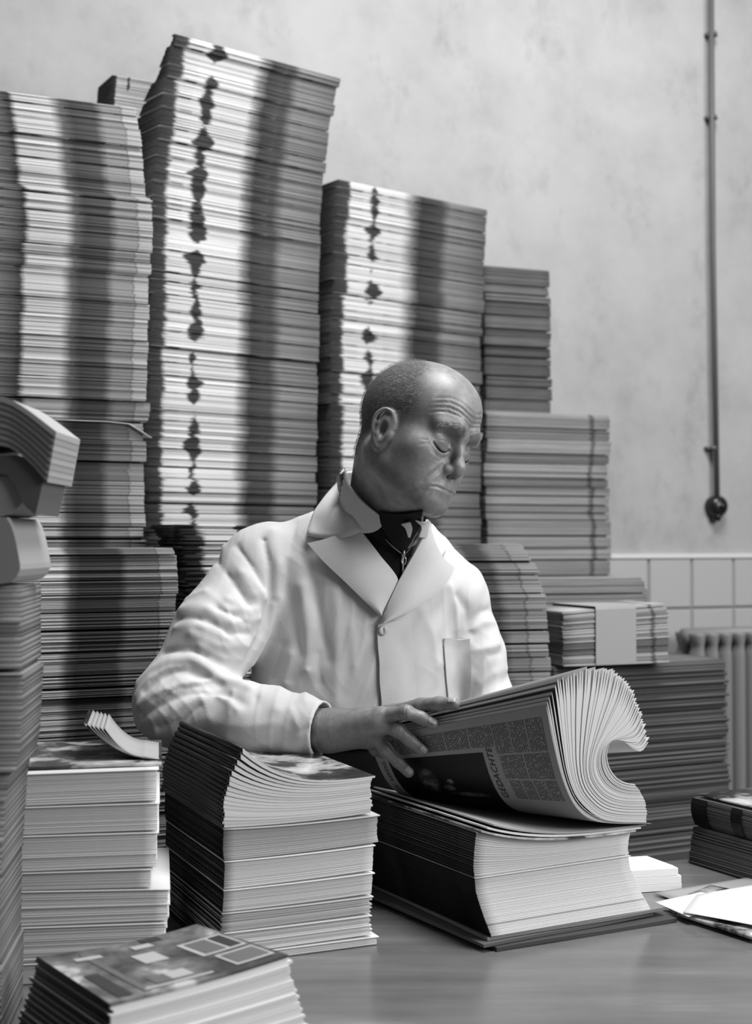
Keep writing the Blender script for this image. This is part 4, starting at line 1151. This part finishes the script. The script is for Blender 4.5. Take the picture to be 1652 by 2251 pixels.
def coat_f(p):
    f = coat_base(p)
    near = np.abs(f) < .03
    if near.any():
        pn = p[near]; dsp = np.zeros(len(pn), f32)
        for q, amp, wd in FOLDS:
            c = q.mean(0); r = np.sqrt(((q - c) ** 2).sum(1)).max() + wd * 3
            m = ((pn - c) ** 2).sum(1) < r * r
            if m.any():
                d_ = dline(pn[m], q); dsp[m] += 1.35 * amp * np.exp(-(np.sqrt(d_ * d_ + 2e-6) / (wd * .72)) ** 1.1)
        x, y, z = pn[:, 0], pn[:, 1], pn[:, 2]
        ph = x * 90 + z * 55 + 1.6 * np.sin(x * 23 + z * 31) + 1.2 * np.sin(z * 47 - x * 19)
        ph2 = x * 130 - z * 18 + 1.8 * np.sin(z * 15 + x * 9)
        dsp += np.where(x < -.19, .0013, .0006) * ((1 - np.abs(np.sin(ph))) ** 2 - .3) * (.5 + .5 * np.sin(x * 31 - z * 27 + 2)) + np.where(x < -.19, .0004, .0010) * ((1 - np.abs(np.sin(ph2))) ** 2 - .3) * (.5 + .5 * np.sin(x * 37 + z * 13))
        dsp += .0006 * np.sin(x * 61 + z * 37) * np.sin(z * 53 - x * 23 + 1.3) + .0007 * np.sin(x * 120 - z * 90 + y * 60)
        f = f.copy(); f[near] -= dsp
    # hem, cuff and neck opening
    f = smax(f, -(p[:, 2] - .972), .006)
    ax = (WR - ER) / np.linalg.norm(WR - ER); cut = WR * .955 + ER * .045
    inarm = (p - cut.astype(f32)) @ ax.astype(f32)
    reach = cone(p, ER, WR, .075, .075)
    f = np.where(reach < 0, smax(f, inarm, .0015), f)
    f = smax(f, -cone(p, WR * .80 + ER * .20, WR * 1.1 - ER * .1, .037, .0405), .0015)
    f = smax(f, -neck(p, .006), .006)
    return f.astype(f32)
def neckcoat(p): return smin(coat_base(p), neck(p, .004), .03)

man = empty('person', (float(PE[0]), float(PE[1]), 0.0)); tag(man, 'bald man in a white work coat bending over rolled magazines', 'person')

# skin
m_skin = new_mat('skin', 120, .46, .6); t = NT(m_skin)
tc = t.n('ShaderNodeTexCoord').outputs['Object']
nsk = t.noise(tc, 60, 6, .68); npo = t.noise(tc, 700, 2)
stub = t.n('ShaderNodeAttribute', attribute_name='stubble').outputs['Fac']
hn = t.noise(tc, 330, 3, .7)
hairc = t.ramp(hn, [(.3, 56), (.5, 74), (.7, 98)])
t.l(t.mix(t.math('MULTIPLY', stub, t.mapr(hn, .25, .6, 1.0, .75)), t.ramp(nsk, [(.28, 108), (.5, 124), (.72, 140)]), hairc), t.b.inputs['Base Color'])
t.l(t.mapr(stub, 0, 1, .46, .75), t.b.inputs['Roughness']); t.bump(npo, .2, .0012)
t.b.inputs['Subsurface Weight'].default_value = .12; t.b.inputs['Subsurface Radius'].default_value = (.008, .008, .008); t.b.inputs['Subsurface Scale'].default_value = .6

# ---- hand: fingers as chains set on the page
def pdep(px, py, off):
    """point on the line of sight a little in front of the outer page (off towards the viewer)"""
    best = None
    return P(px, py, 2.07 - off)
def page_depth(px):
    # far/near run of the page in plan: distance falls from left to right
    a_ = page(.12, .95); b_ = page(.12, .05)
    r = ray(px, 1600); r = r / r[1]
    # solve on the segment
    lo_, hi_ = 0., 1.
    t_ = np.linspace(-.2, 1.2, 141); q = a_ + (b_ - a_) * t_[:, None]; xx = q[:, 0] / q[:, 1] * FPX + CX
    return float(np.interp(px, xx, q[:, 1]))
def F3(px, py, off): return P(px, py, page_depth(px) - off)
wr = WR
hand_bits = []
idx = [F3(838, 1574, .045), F3(893, 1566, .040), F3(926, 1578, .022), F3(950, 1591, .012)]
mid = [F3(828, 1592, .047), F3(873, 1604, .038), F3(902, 1629, .022), F3(929, 1651, .010)]
rin = [F3(820, 1614, .043), F3(846, 1648, .032), F3(874, 1675, .020), F3(898, 1698, .012)]
lit = [F3(806, 1628, .030), F3(826, 1648, .004), F3(848, 1660, -.016), F3(862, 1664, -.030)]
thu = [F3(800, 1584, .012), F3(862, 1568, .006), F3(925, 1551, .004), F3(966, 1547, .004), F3(998, 1547, .003)]
TIPS = [(idx, .0100), (mid, .0100), (rin, .0095), (lit, .0085), (thu, .0108)]
def hand_r(p):
    f = cone(p, ER * .35 + WR * .65, wr, .0305, .0260)
    f = smin(f, cone(p, wr, (idx[0] + mid[0]) / 2, .0260, .017), .02)
    f = smin(f, cone(p, wr + np.array([0, 0, -.008]), (rin[0] + lit[0]) / 2, .0245, .016), .02)
    f = smin(f, cone(p, wr, mid[0], .024, .018), .015)
    f = smin(f, cone(p, wr + np.array([.01, .004, .004]), thu[1], .022, .0135), .016)
    fi = None
    for c, r in TIPS[:4]:
        q = chain(p, c, (r * 1.12, r * 1.02, r * .93, r * .84), .004)
        q = smin(q, sph(p, c[0], r * 1.28), .006); q = smin(q, sph(p, c[1], r * 1.10), .005)
        fi = q if fi is None else np.minimum(fi, q)
    q = chain(p, thu[1:], (.0130, .0112, .0106, .0088), .005); fi = np.minimum(fi, q)
    f = smin(f, fi, .007)
    # wrinkles over the wrist and knuckles
    for k in range(3):
        a_ = wr + (mid[0] - wr) * (.05 + .06 * k)
        f = f + .00025 * np.exp(-(np.abs((p - a_.astype(f32)) @ (((mid[0] - wr) / np.linalg.norm(mid[0] - wr)).astype(f32))) / .0016) ** 2) * (cone(p, wr, mid[0], .04, .03) < 0)
    for c, r in TIPS[:3]:
        for kk in (-.05, .05):
            ax = (c[2] - c[0]) / np.linalg.norm(c[2] - c[0]); a_ = c[1] + ax * kk * .05
            f = f + .0007 * np.exp(-(np.abs((p - a_.astype(f32)) @ ax.astype(f32)) / .0012) ** 2) * (sph(p, c[1], .016) < 0)
    # tendons
    for c in (idx, mid, rin):
        f = f - .0012 * np.exp(-(cone(p, wr + np.array([0, -.026, .006]), c[0] + np.array([0, -.012, .006]), 0, 0) / .0045) ** 2)
    return f
HLd = P(1215, 1628, 2.20)
def hand_l(p):
    f = cone(p, ELd * .3 + WLd * .7, WLd, .034, .027)
    f = smin(f, cone(p, WLd, HLd, .027, .020), .02)
    for k in range(4):
        a_ = HLd + np.array([.004, .0, .030 - .019 * k]); b_ = a_ + np.array([.036, -.012, .006 - .002 * k]); c_ = b_ + np.array([.020, -.028, -.002])
        f = smin(f, chain(p, [a_, b_, c_], (.0105, .0095, .008), .004), .006)
    return smin(f, chain(p, [WLd + np.array([.01, -.01, .01]), HLd + np.array([-.005, -.022, .050]), HLd + np.array([.02, -.035, .062])], (.016, .011, .009), .006), .01)
parts = []
parts.append(surface(skin_head, hw((0, 0, 0)) - np.array([.16, .16, .22]), hw((0, 0, 0)) + np.array([.16, .17, .16]), .0017))
lo = np.min([c for l, _ in TIPS for c in l] + [wr, ER * .35 + WR * .65], 0) - .05; hi = np.max([c for l, _ in TIPS for c in l] + [wr], 0) + .05
parts.append(surface(hand_r, lo, hi, .0015))
lo = np.minimum(WLd, HLd) - .10; hi = np.maximum(WLd, HLd) + .12
parts.append(surface(hand_l, lo, hi, .003))
def inner(p):
    f = trunk(p) + .034
    f = smin(f, chain(p, [SR, ER, WR], (.052, .045, .030), .02), .02); f = smin(f, chain(p, [SLd, ELd, WLd], (.050, .044, .028), .02), .02)
    return smin(f, pelvis(p, -.012), .03)
parts.append(surface(inner, (-.45, 2.0, .04), (.42, 2.56, 1.40), .009))
vs_, qs_ = [], []; n0 = 0
for v, q in parts: vs_.append(v); qs_.append(q + n0); n0 += len(v)
body = link('body', mesh_np('body', np.concatenate(vs_), np.concatenate(qs_)), m_skin, man, True)

# fingernails
m_nail = new_mat('fingernail', 158, .3, .5)
for c, r in TIPS:
    if c is lit: continue
    tip, prev = c[-1], c[-2]; ax = (tip - prev) / np.linalg.norm(tip - prev)
    view = -tip + np.array([0, 0, CAMZ]); view /= np.linalg.norm(view)
    up = np.array([-.25, -.60, .75]) if c is not thu else np.array([-.2, -.55, .8])
    up = up - ax * (up @ ax); up /= np.linalg.norm(up); sd = np.cross(ax, up)
    G = []
    for i in range(7):
        s_ = i / 6; row = []
        for j in range(7):
            a_ = (j / 6 - .5) * 1.7; hwid = (.72 if 0 < i < 6 else .5)
            p_ = tip + ax * (-.0075 + .0135 * s_) + (sd * math.sin(a_) * hwid + up * math.cos(a_)) * (r * .90 - .0012 * (s_ > .9))
            row.append(p_)
        G.append(row)
    G = np.array(G); pr_ = G - grad(hand_r, G.reshape(-1, 3)).reshape(G.shape) * (hand_r(G.reshape(-1, 3).astype(f32)).reshape(7, 7, 1)) + grad(hand_r, G.reshape(-1, 3)).reshape(G.shape) * .0005
    b = MB(); b.grid(pr_, .0004); b.build('fingernail', m_nail, body, True)

# hair: short strands over a stubbled scalp
hv, hq = parts[0]
hl = loc(hv.astype(f32))
def hairmask(q):
    x, y, z = np.abs(q[:, 0]), q[:, 1], q[:, 2]
    lim = np.interp(z, [-.06, -.02, .0, .02, .035, .055, .075, .10, .13], [.055, .040, .012, -.026, -.046, -.050, -.046, -.030, -.020])
    top = np.where(x < .045, lim + (.045 - x) * 1.5, lim)
    m = (y - top)
    m = np.where(z < -.055, -.05, m)
    ear_ = (x > .0735) & (y > -.020) & (y < .022) & (z < .030) & (z > -.05)
    return np.where(ear_, -.05, m)
hm = hairmask(hl)
gn = grad(skin_head, hv, .002)
at = body.data.attributes.new('stubble', 'FLOAT', 'POINT'); arr = np.zeros(len(body.data.vertices), np.float32); arr[:len(hv)] = np.clip(hm / .022, 0, 1); at.data.foreach_set('value', arr)
nrg = np.random.default_rng(4)
cand = np.where(hm + nrg.normal(0, .006, len(hm)) > .004)[0]; pick = nrg.choice(cand, 9000)
m_strand = new_mat('hair_strand', 82, .5, .3); m_browh = new_mat('brow_strand', 150, .5, .3)
def strands(name, roots, nr, flow, length, wid, mat, parent):
    V = []; F = []
    for p_, n_, fl2, ln in zip(roots, nr, flow, length):
        fl2 = fl2 - n_ * (fl2 @ n_); fl2 = fl2 / (np.linalg.norm(fl2) + 1e-9); sd = np.cross(n_, fl2)
        k = len(V); a_ = p_ + n_ * .0002; m_ = p_ + n_ * ln * .42 + fl2 * ln * .55; e_ = p_ + n_ * ln * .50 + fl2 * ln
        V += [a_ - sd * wid, a_ + sd * wid, m_ - sd * wid * .8, m_ + sd * wid * .8, e_]
        F += [(k, k + 1, k + 3, k + 2), (k + 2, k + 3, k + 4)]
    return link(name, mesh_of(name, V, F), mat, parent)
flow0 = hw(np.array([[0, .8, -.55]]))[0] - HT
st = strands('hair', hv[pick] + gn[pick] * .0008, gn[pick], flow0[None] / np.linalg.norm(flow0) + nrg.normal(0, .35, (len(pick), 3)), nrg.uniform(.004, .008, len(pick)) * np.clip(.45 + hm[pick] / .03, .45, 1), .00016, m_strand, man); st['kind'] = 'stuff'
bx = np.abs(hl[:, 0])
bc_ = np.interp(bx, [.006, .022, .036, .052], [.0310, .0385, .0385, .0300])
bm = (bx > .006) & (bx < .052) & (hl[:, 1] < -.06) & (np.abs(hl[:, 2] - bc_) < .0048)
cb = np.where(bm)[0]; pk = nrg.choice(cb, 900)
fdir = np.stack([np.sign(hl[pk, 0]) * .8, .25 + 0 * pk, .35 - .5 * (bx[pk] > .03)], -1); fw_ = hw(fdir) - HT
eb = strands('eyebrow', hv[pk], gn[pk], fw_ + nrg.normal(0, .2, (900, 3)), nrg.uniform(.004, .008, 900), .00018, m_browh, man); eb['kind'] = 'stuff'
m_lash = new_mat('eyelash', 30, .8, .1)
for sg in (-1, 1):
    q = LIDLINE * np.array([sg, 1, 1]); q = hw(q.astype(float)); q = q + grad(skin_head, q, .002) * .0008
    b = MB(); b.tube(q, [.0004, .0008, .0010, .0010, .0008, .0004], 6); b.build('eyelashes', m_lash, man, True)
# ---- coat
m_coat = new_mat('white_cotton_coat', 198, .85, .15); t = NT(m_coat)
tc = t.n('ShaderNodeTexCoord').outputs['Object']
t.l(t.ramp(t.noise(tc, 9, 4, .6), [(.3, 192), (.7, 204)]), t.b.inputs['Base Color']); t.bump(t.noise(tc, 420, 3, .7), .25, .0012)
cv, cq = surface(coat_f, (-.50, 1.98, .94), (.44, 2.60, 1.46), .0027)
coat = link('work_coat', mesh_np('work_coat', cv, cq), m_coat, man, True)
def resample(pl, n):
    return cat(np.asarray(pl, float), n)
def ribbon(name, lines, n, m, fn, off, th, mat, parent, smooth_iter=0, far=2.9):
    """cloth patch: lines of pixels from one edge to the other, laid onto an implicit surface"""
    Ls = [resample(l, n) for l in lines]; K = len(Ls); G = np.zeros((n, m, 2))
    for j in range(m):
        s_ = j / (m - 1)
        if K == 2: G[:, j] = Ls[0] * (1 - s_) + Ls[1] * s_
        else: G[:, j] = Ls[0] * (1 - s_) * (1 - 2 * s_) + Ls[1] * 4 * s_ * (1 - s_) + Ls[2] * s_ * (2 * s_ - 1)
    W = cast(G.reshape(-1, 2), fn, 1.75, far); N = grad(fn, W, .006)
    O = np.array([[off(i / (n - 1), j / (m - 1)) for j in range(m)] for i in range(n)]).reshape(-1, 1)
    W = (W + N * O).reshape(n, m, 3); N = N.reshape(n, m, 3)
    for _ in range(smooth_iter):
        W2 = W.copy(); W2[1:-1, 1:-1] = (W[:-2, 1:-1] + W[2:, 1:-1] + W[1:-1, :-2] + W[1:-1, 2:]) / 4; W = W2
    b = MB(); o = 0
    nv = n * m; b.v = list(W.reshape(-1, 3)) + list((W - N * th).reshape(-1, 3))
    # orient so that the front faces the normal side
    flip = np.dot(np.cross(W[1, 0] - W[0, 0], W[0, 1] - W[0, 0]), N[0, 0]) < 0
    for i in range(n - 1):
        for j in range(m - 1):
            a = i * m + j; f = (a, a + m, a + m + 1, a + 1); f2 = tuple(x + nv for x in f)
            if flip: b.f.append(f[::-1]); b.f.append(f2)
            else: b.f.append(f); b.f.append(f2[::-1])
    loop = [j for j in range(m)] + [i * m + m - 1 for i in range(1, n)] + [(n - 1) * m + j for j in range(m - 2, -1, -1)] + [i * m for i in range(n - 2, 0, -1)]
    for a, c in zip(loop, loop[1:] + loop[:1]):
        f = (a, c, c + nv, a + nv); b.f.append(f if not flip else f[::-1])
    ob = b.build(name, mat, parent, True)
    try: ob.data.set_sharp_from_angle(angle=RAD(50))
    except Exception: pass
    return ob
# dark knitted cardigan in the opening
m_knit = new_mat('dark_knit', 22, .9, .1)
m_cardin = new_mat('dark_knit_inside', 30, .9, .1)
card = ribbon('cardigan', [[(786, 1140), (800, 1170), (830, 1222), (872, 1292)], [(862, 1128), (868, 1180), (872, 1240), (873, 1292)], [(938, 1126), (922, 1170), (898, 1222), (874, 1292)]], 16, 12, neckcoat, lambda s, t_: .003, .004, m_knit, man, far=2.305)
skincoat = lambda p: np.minimum(neckcoat(p), skin_head(p))
ribbon('necktie', [[(836, 1122), (842, 1150), (860, 1186), (878, 1216)], [(880, 1124), (880, 1150), (880, 1186), (881, 1216)], [(930, 1118), (920, 1146), (900, 1184), (884, 1216)]], 12, 10, skincoat, lambda s, t_: .006, .003, m_cardin, man, far=2.305)
# its standing collar, opened by the zip
for nm_, ln in (('cardigan_collar', [[(796, 1150), (806, 1142), (822, 1142)], [(818, 1170), (838, 1166), (842, 1160)], [(850, 1196), (864, 1200), (876, 1206)]]), ('cardigan_collar', [[(884, 1206), (892, 1196), (900, 1184)], [(896, 1176), (904, 1168), (912, 1158)], [(903, 1150), (914, 1136), (930, 1128)]])):
    ribbon(nm_, ln, 8, 10, neckcoat, lambda s, t_: .008 + .003 * math.sin(t_ * 3), .003, m_knit, card, far=2.305)
m_metal = new_mat('zip_metal', 170, .3, .6); m_metal.node_tree.nodes['Principled BSDF'].inputs['Metallic'].default_value = .8
zp = ribbon('zipper', [[(879, 1214), (880, 1240), (880, 1278)], [(883, 1214), (883, 1240), (882, 1278)]], 14, 3, neckcoat, lambda s, t_: .0075, .002, m_metal, card)
for side in ([(846, 1176), (860, 1196), (878, 1214)], [(908, 1168), (896, 1194), (883, 1214)]):
    q = cast(resample(side, 10), neckcoat); q = q + grad(neckcoat, q) * .0115
    b = MB(); b.tube(q, .0011, 6); b.build('zipper_tape', new_mat('zip_tape', 88, .6), card, True)
q = cast([(880, 1212)], neckcoat)[0]; nn = grad(neckcoat, q[None])[0]
b = MB(); c_ = q + nn * .013
b.tube([c_ + np.array([0, 0, .006]), c_ + np.array([0, 0, -.004])], [.004, .0034], 8, squash=.6)
pu = b.build('zipper_slider', m_metal, card, True)
b = MB(); rg = [c_ + np.array([math.sin(a) * .0036, -.001, -.011 - .0065 * math.cos(a)]) for a in np.linspace(0, 2 * math.pi, 14)]; b.tube(rg, .0011, 6, caps=False); b.build('zipper_pull', m_metal, card, True)
# shirt collar, finely striped
m_shirt = new_mat('striped_shirt', 190, .8, .15); t = NT(m_shirt)
tc = t.n('ShaderNodeTexCoord').outputs['Object']; mp = t.n('ShaderNodeMapping'); mp.inputs['Rotation'].default_value = (0, RAD(38), 0); t.l(tc, mp.inputs[0])
sx = t.n('ShaderNodeSeparateXYZ'); t.l(mp.outputs[0], sx.inputs[0])
wv = t.math('GREATER_THAN', t.math('FRACT', t.math('MULTIPLY', sx.outputs[2], 1 / .0022)), .62)
t.l(t.mix(wv, g(204), g(164)), t.b.inputs['Base Color'])
sc_ = empty_parent = ribbon('shirt_collar', [[(770, 1036), (776, 1062), (806, 1100), (846, 1134)], [(760, 1044), (770, 1090), (794, 1130), (830, 1158)], [(752, 1054), (760, 1104), (780, 1146), (796, 1168)]], 16, 8, neckcoat, lambda s, t_: .010 + .002 * math.sin(t_ * 3.1), .003, m_shirt, man, far=2.345)
ribbon('shirt_collar', [[(884, 1140), (890, 1148), (893, 1168)], [(894, 1136), (897, 1150), (895, 1168)], [(902, 1134), (902, 1148), (896, 1170)]], 8, 5, skincoat, lambda s, t_: .012, .002, m_shirt, man, far=2.305)
ribbon('shirt_collar', [[(914, 1132), (918, 1150), (912, 1172)], [(924, 1136), (928, 1152), (920, 1176)], [(930, 1142), (936, 1156), (928, 1180)]], 8, 5, skincoat, lambda s, t_: .010, .002, m_shirt, man, far=2.305)
# lapels and collar
lift = lambda base, edge: (lambda s, t_: base + edge * math.sin(min(1, t_) * math.pi / 2) ** 1.5)
lapR = ribbon('lapel', [[(793, 1158), (830, 1213), (871, 1277), (851, 1320), (835, 1352)], [(742, 1184), (772, 1232), (806, 1282), (820, 1322), (833, 1353)], [(677, 1200), (710, 1236), (743, 1268), (790, 1315), (831, 1354)]], 30, 14, neckcoat, lambda s, t_: .0075 + .006 * math.sin(t_ * math.pi) + .006 * t_, .003, m_coat, coat)
def ribbon3(name, lines, n, m, th, mat, parent):
    """cloth band from lines of (pixel column, row, distance)"""
    Ls = [cat(np.array([P(*q) for q in l]), n) for l in lines]; W = np.zeros((n, m, 3))
    for j in range(m):
        s_ = j / (m - 1); W[:, j] = Ls[0] * (1 - s_) * (1 - 2 * s_) + Ls[1] * 4 * s_ * (1 - s_) + Ls[2] * s_ * (2 * s_ - 1)
    b = MB(); b.grid(W, th); return b.build(name, mat, parent, True)
def dpt(px, py, off): return float(cast([(px, py)], neckcoat)[0][1]) - off
colR = ribbon3('collar', [[(815, 1040, 2.41), (778, 1036, 2.40), (749, 1043, 2.36), (755, 1085, 2.315), (771, 1126, dpt(771, 1126, .016)), (798, 1166, dpt(798, 1166, .014))],
                          [(800, 1044, 2.43), (762, 1048, 2.42), (738, 1062, 2.36), (716, 1108, dpt(716, 1120, .024)), (722, 1150, dpt(722, 1150, .022)), (742, 1183, dpt(742, 1183, .018))],
                          [(790, 1058, 2.45), (752, 1064, 2.43), (722, 1084, 2.37), (694, 1116, dpt(694, 1128, .012)), (682, 1142, dpt(682, 1142, .014)), (674, 1173, dpt(674, 1173, .013))]], 26, 12, .003, m_coat, coat)
lapL = ribbon('lapel', [[(932, 1150), (906, 1205), (872, 1276), (850, 1324), (832, 1368)], [(944, 1212), (930, 1255), (900, 1302), (866, 1342), (833, 1370)], [(983, 1253), (967, 1282), (935, 1313), (890, 1345), (835, 1371)]], 30, 14, neckcoat, lambda s, t_: .011 + .006 * math.sin(t_ * math.pi) + .007 * t_, .003, m_coat, coat)
colL = ribbon('collar', [[(934, 1146), (938, 1180), (938, 1206)], [(950, 1162), (960, 1190), (951, 1217)], [(962, 1176), (978, 1202), (960, 1229)]], 14, 8, coat_base, lambda s, t_: .006 - .003 * t_ + .006 * s * s, .003, m_coat, coat)
# overlapping front edge, pocket, buttons
ribbon('front_placket', [[(829, 1372), (828, 1400), (832, 1480), (838, 1600)], [(862, 1366), (866, 1400), (872, 1480), (878, 1600)], [(900, 1360), (906, 1400), (912, 1480), (918, 1600)]], 24, 8, coat_f, lambda s, t_: .0052 * (1 - t_) ** .8 + .0006, .003, m_coat, coat)
pk_ = ribbon('breast_pocket', [[(972, 1402), (976, 1470), (984, 1560)], [(1002, 1404), (1006, 1472), (1012, 1560)], [(1031, 1406), (1034, 1474), (1036, 1560)]], 14, 9, coat_f, lambda s, t_: .0035 + .002 * (s < .06), .002, m_coat, coat)
m_btn = new_mat('coat_button', 188, .4, .4)
for (bx_, by_) in ((839, 1386),):
    q = cast([(bx_, by_)], coat_f)[0]; nn = grad(coat_f, q[None], .006)[0]
    b = MB(); b.tube([q + nn * .005, q + nn * .0085, q + nn * .0095, q + nn * .0088], [.0078, .0080, .0062, .0040], 18); b.build('button', m_btn, coat, True)
# trousers and shoes
m_trs = new_mat('dark_trousers', 26, .9, .1)
tv, tq = surface(lambda p: smax(pelvis(p), -(p[:, 2] - .10), .01), (-.34, 2.05, .08), (.32, 2.66, 1.10), .008)
link('trousers', mesh_np('trousers', tv, tq), m_trs, man, True)
m_shoe = new_mat('black_shoe', 18, .3, .5)
for sgn in (-1, 1):
    hip = PE + E1(BY) * .09 * sgn; fx = hip - E2(BY) * .03
    f0 = np.array([fx[0], fx[1] + .03, 0]) ; dirf = -E2(BY)
    def shoe(p): return smax(smin(chain(p, [f0 + np.array([0, 0, .045]), f0 + dirf * .10 + np.array([0, 0, .036]), f0 + dirf * .19 + np.array([0, 0, .030])], (.043, .044, .036), .02), cone(p, f0 + np.array([0, 0, .04]), f0 + np.array([0, 0, .11]), .045, .046), .02), -(p[:, 2] - .002), .004)
    sv, sq = surface(shoe, f0 - np.array([.25, .28, .0]), f0 + np.array([.25, .20, .17]), .006)
    link('shoe', mesh_np('shoe', sv, sq), m_shoe, man, True)
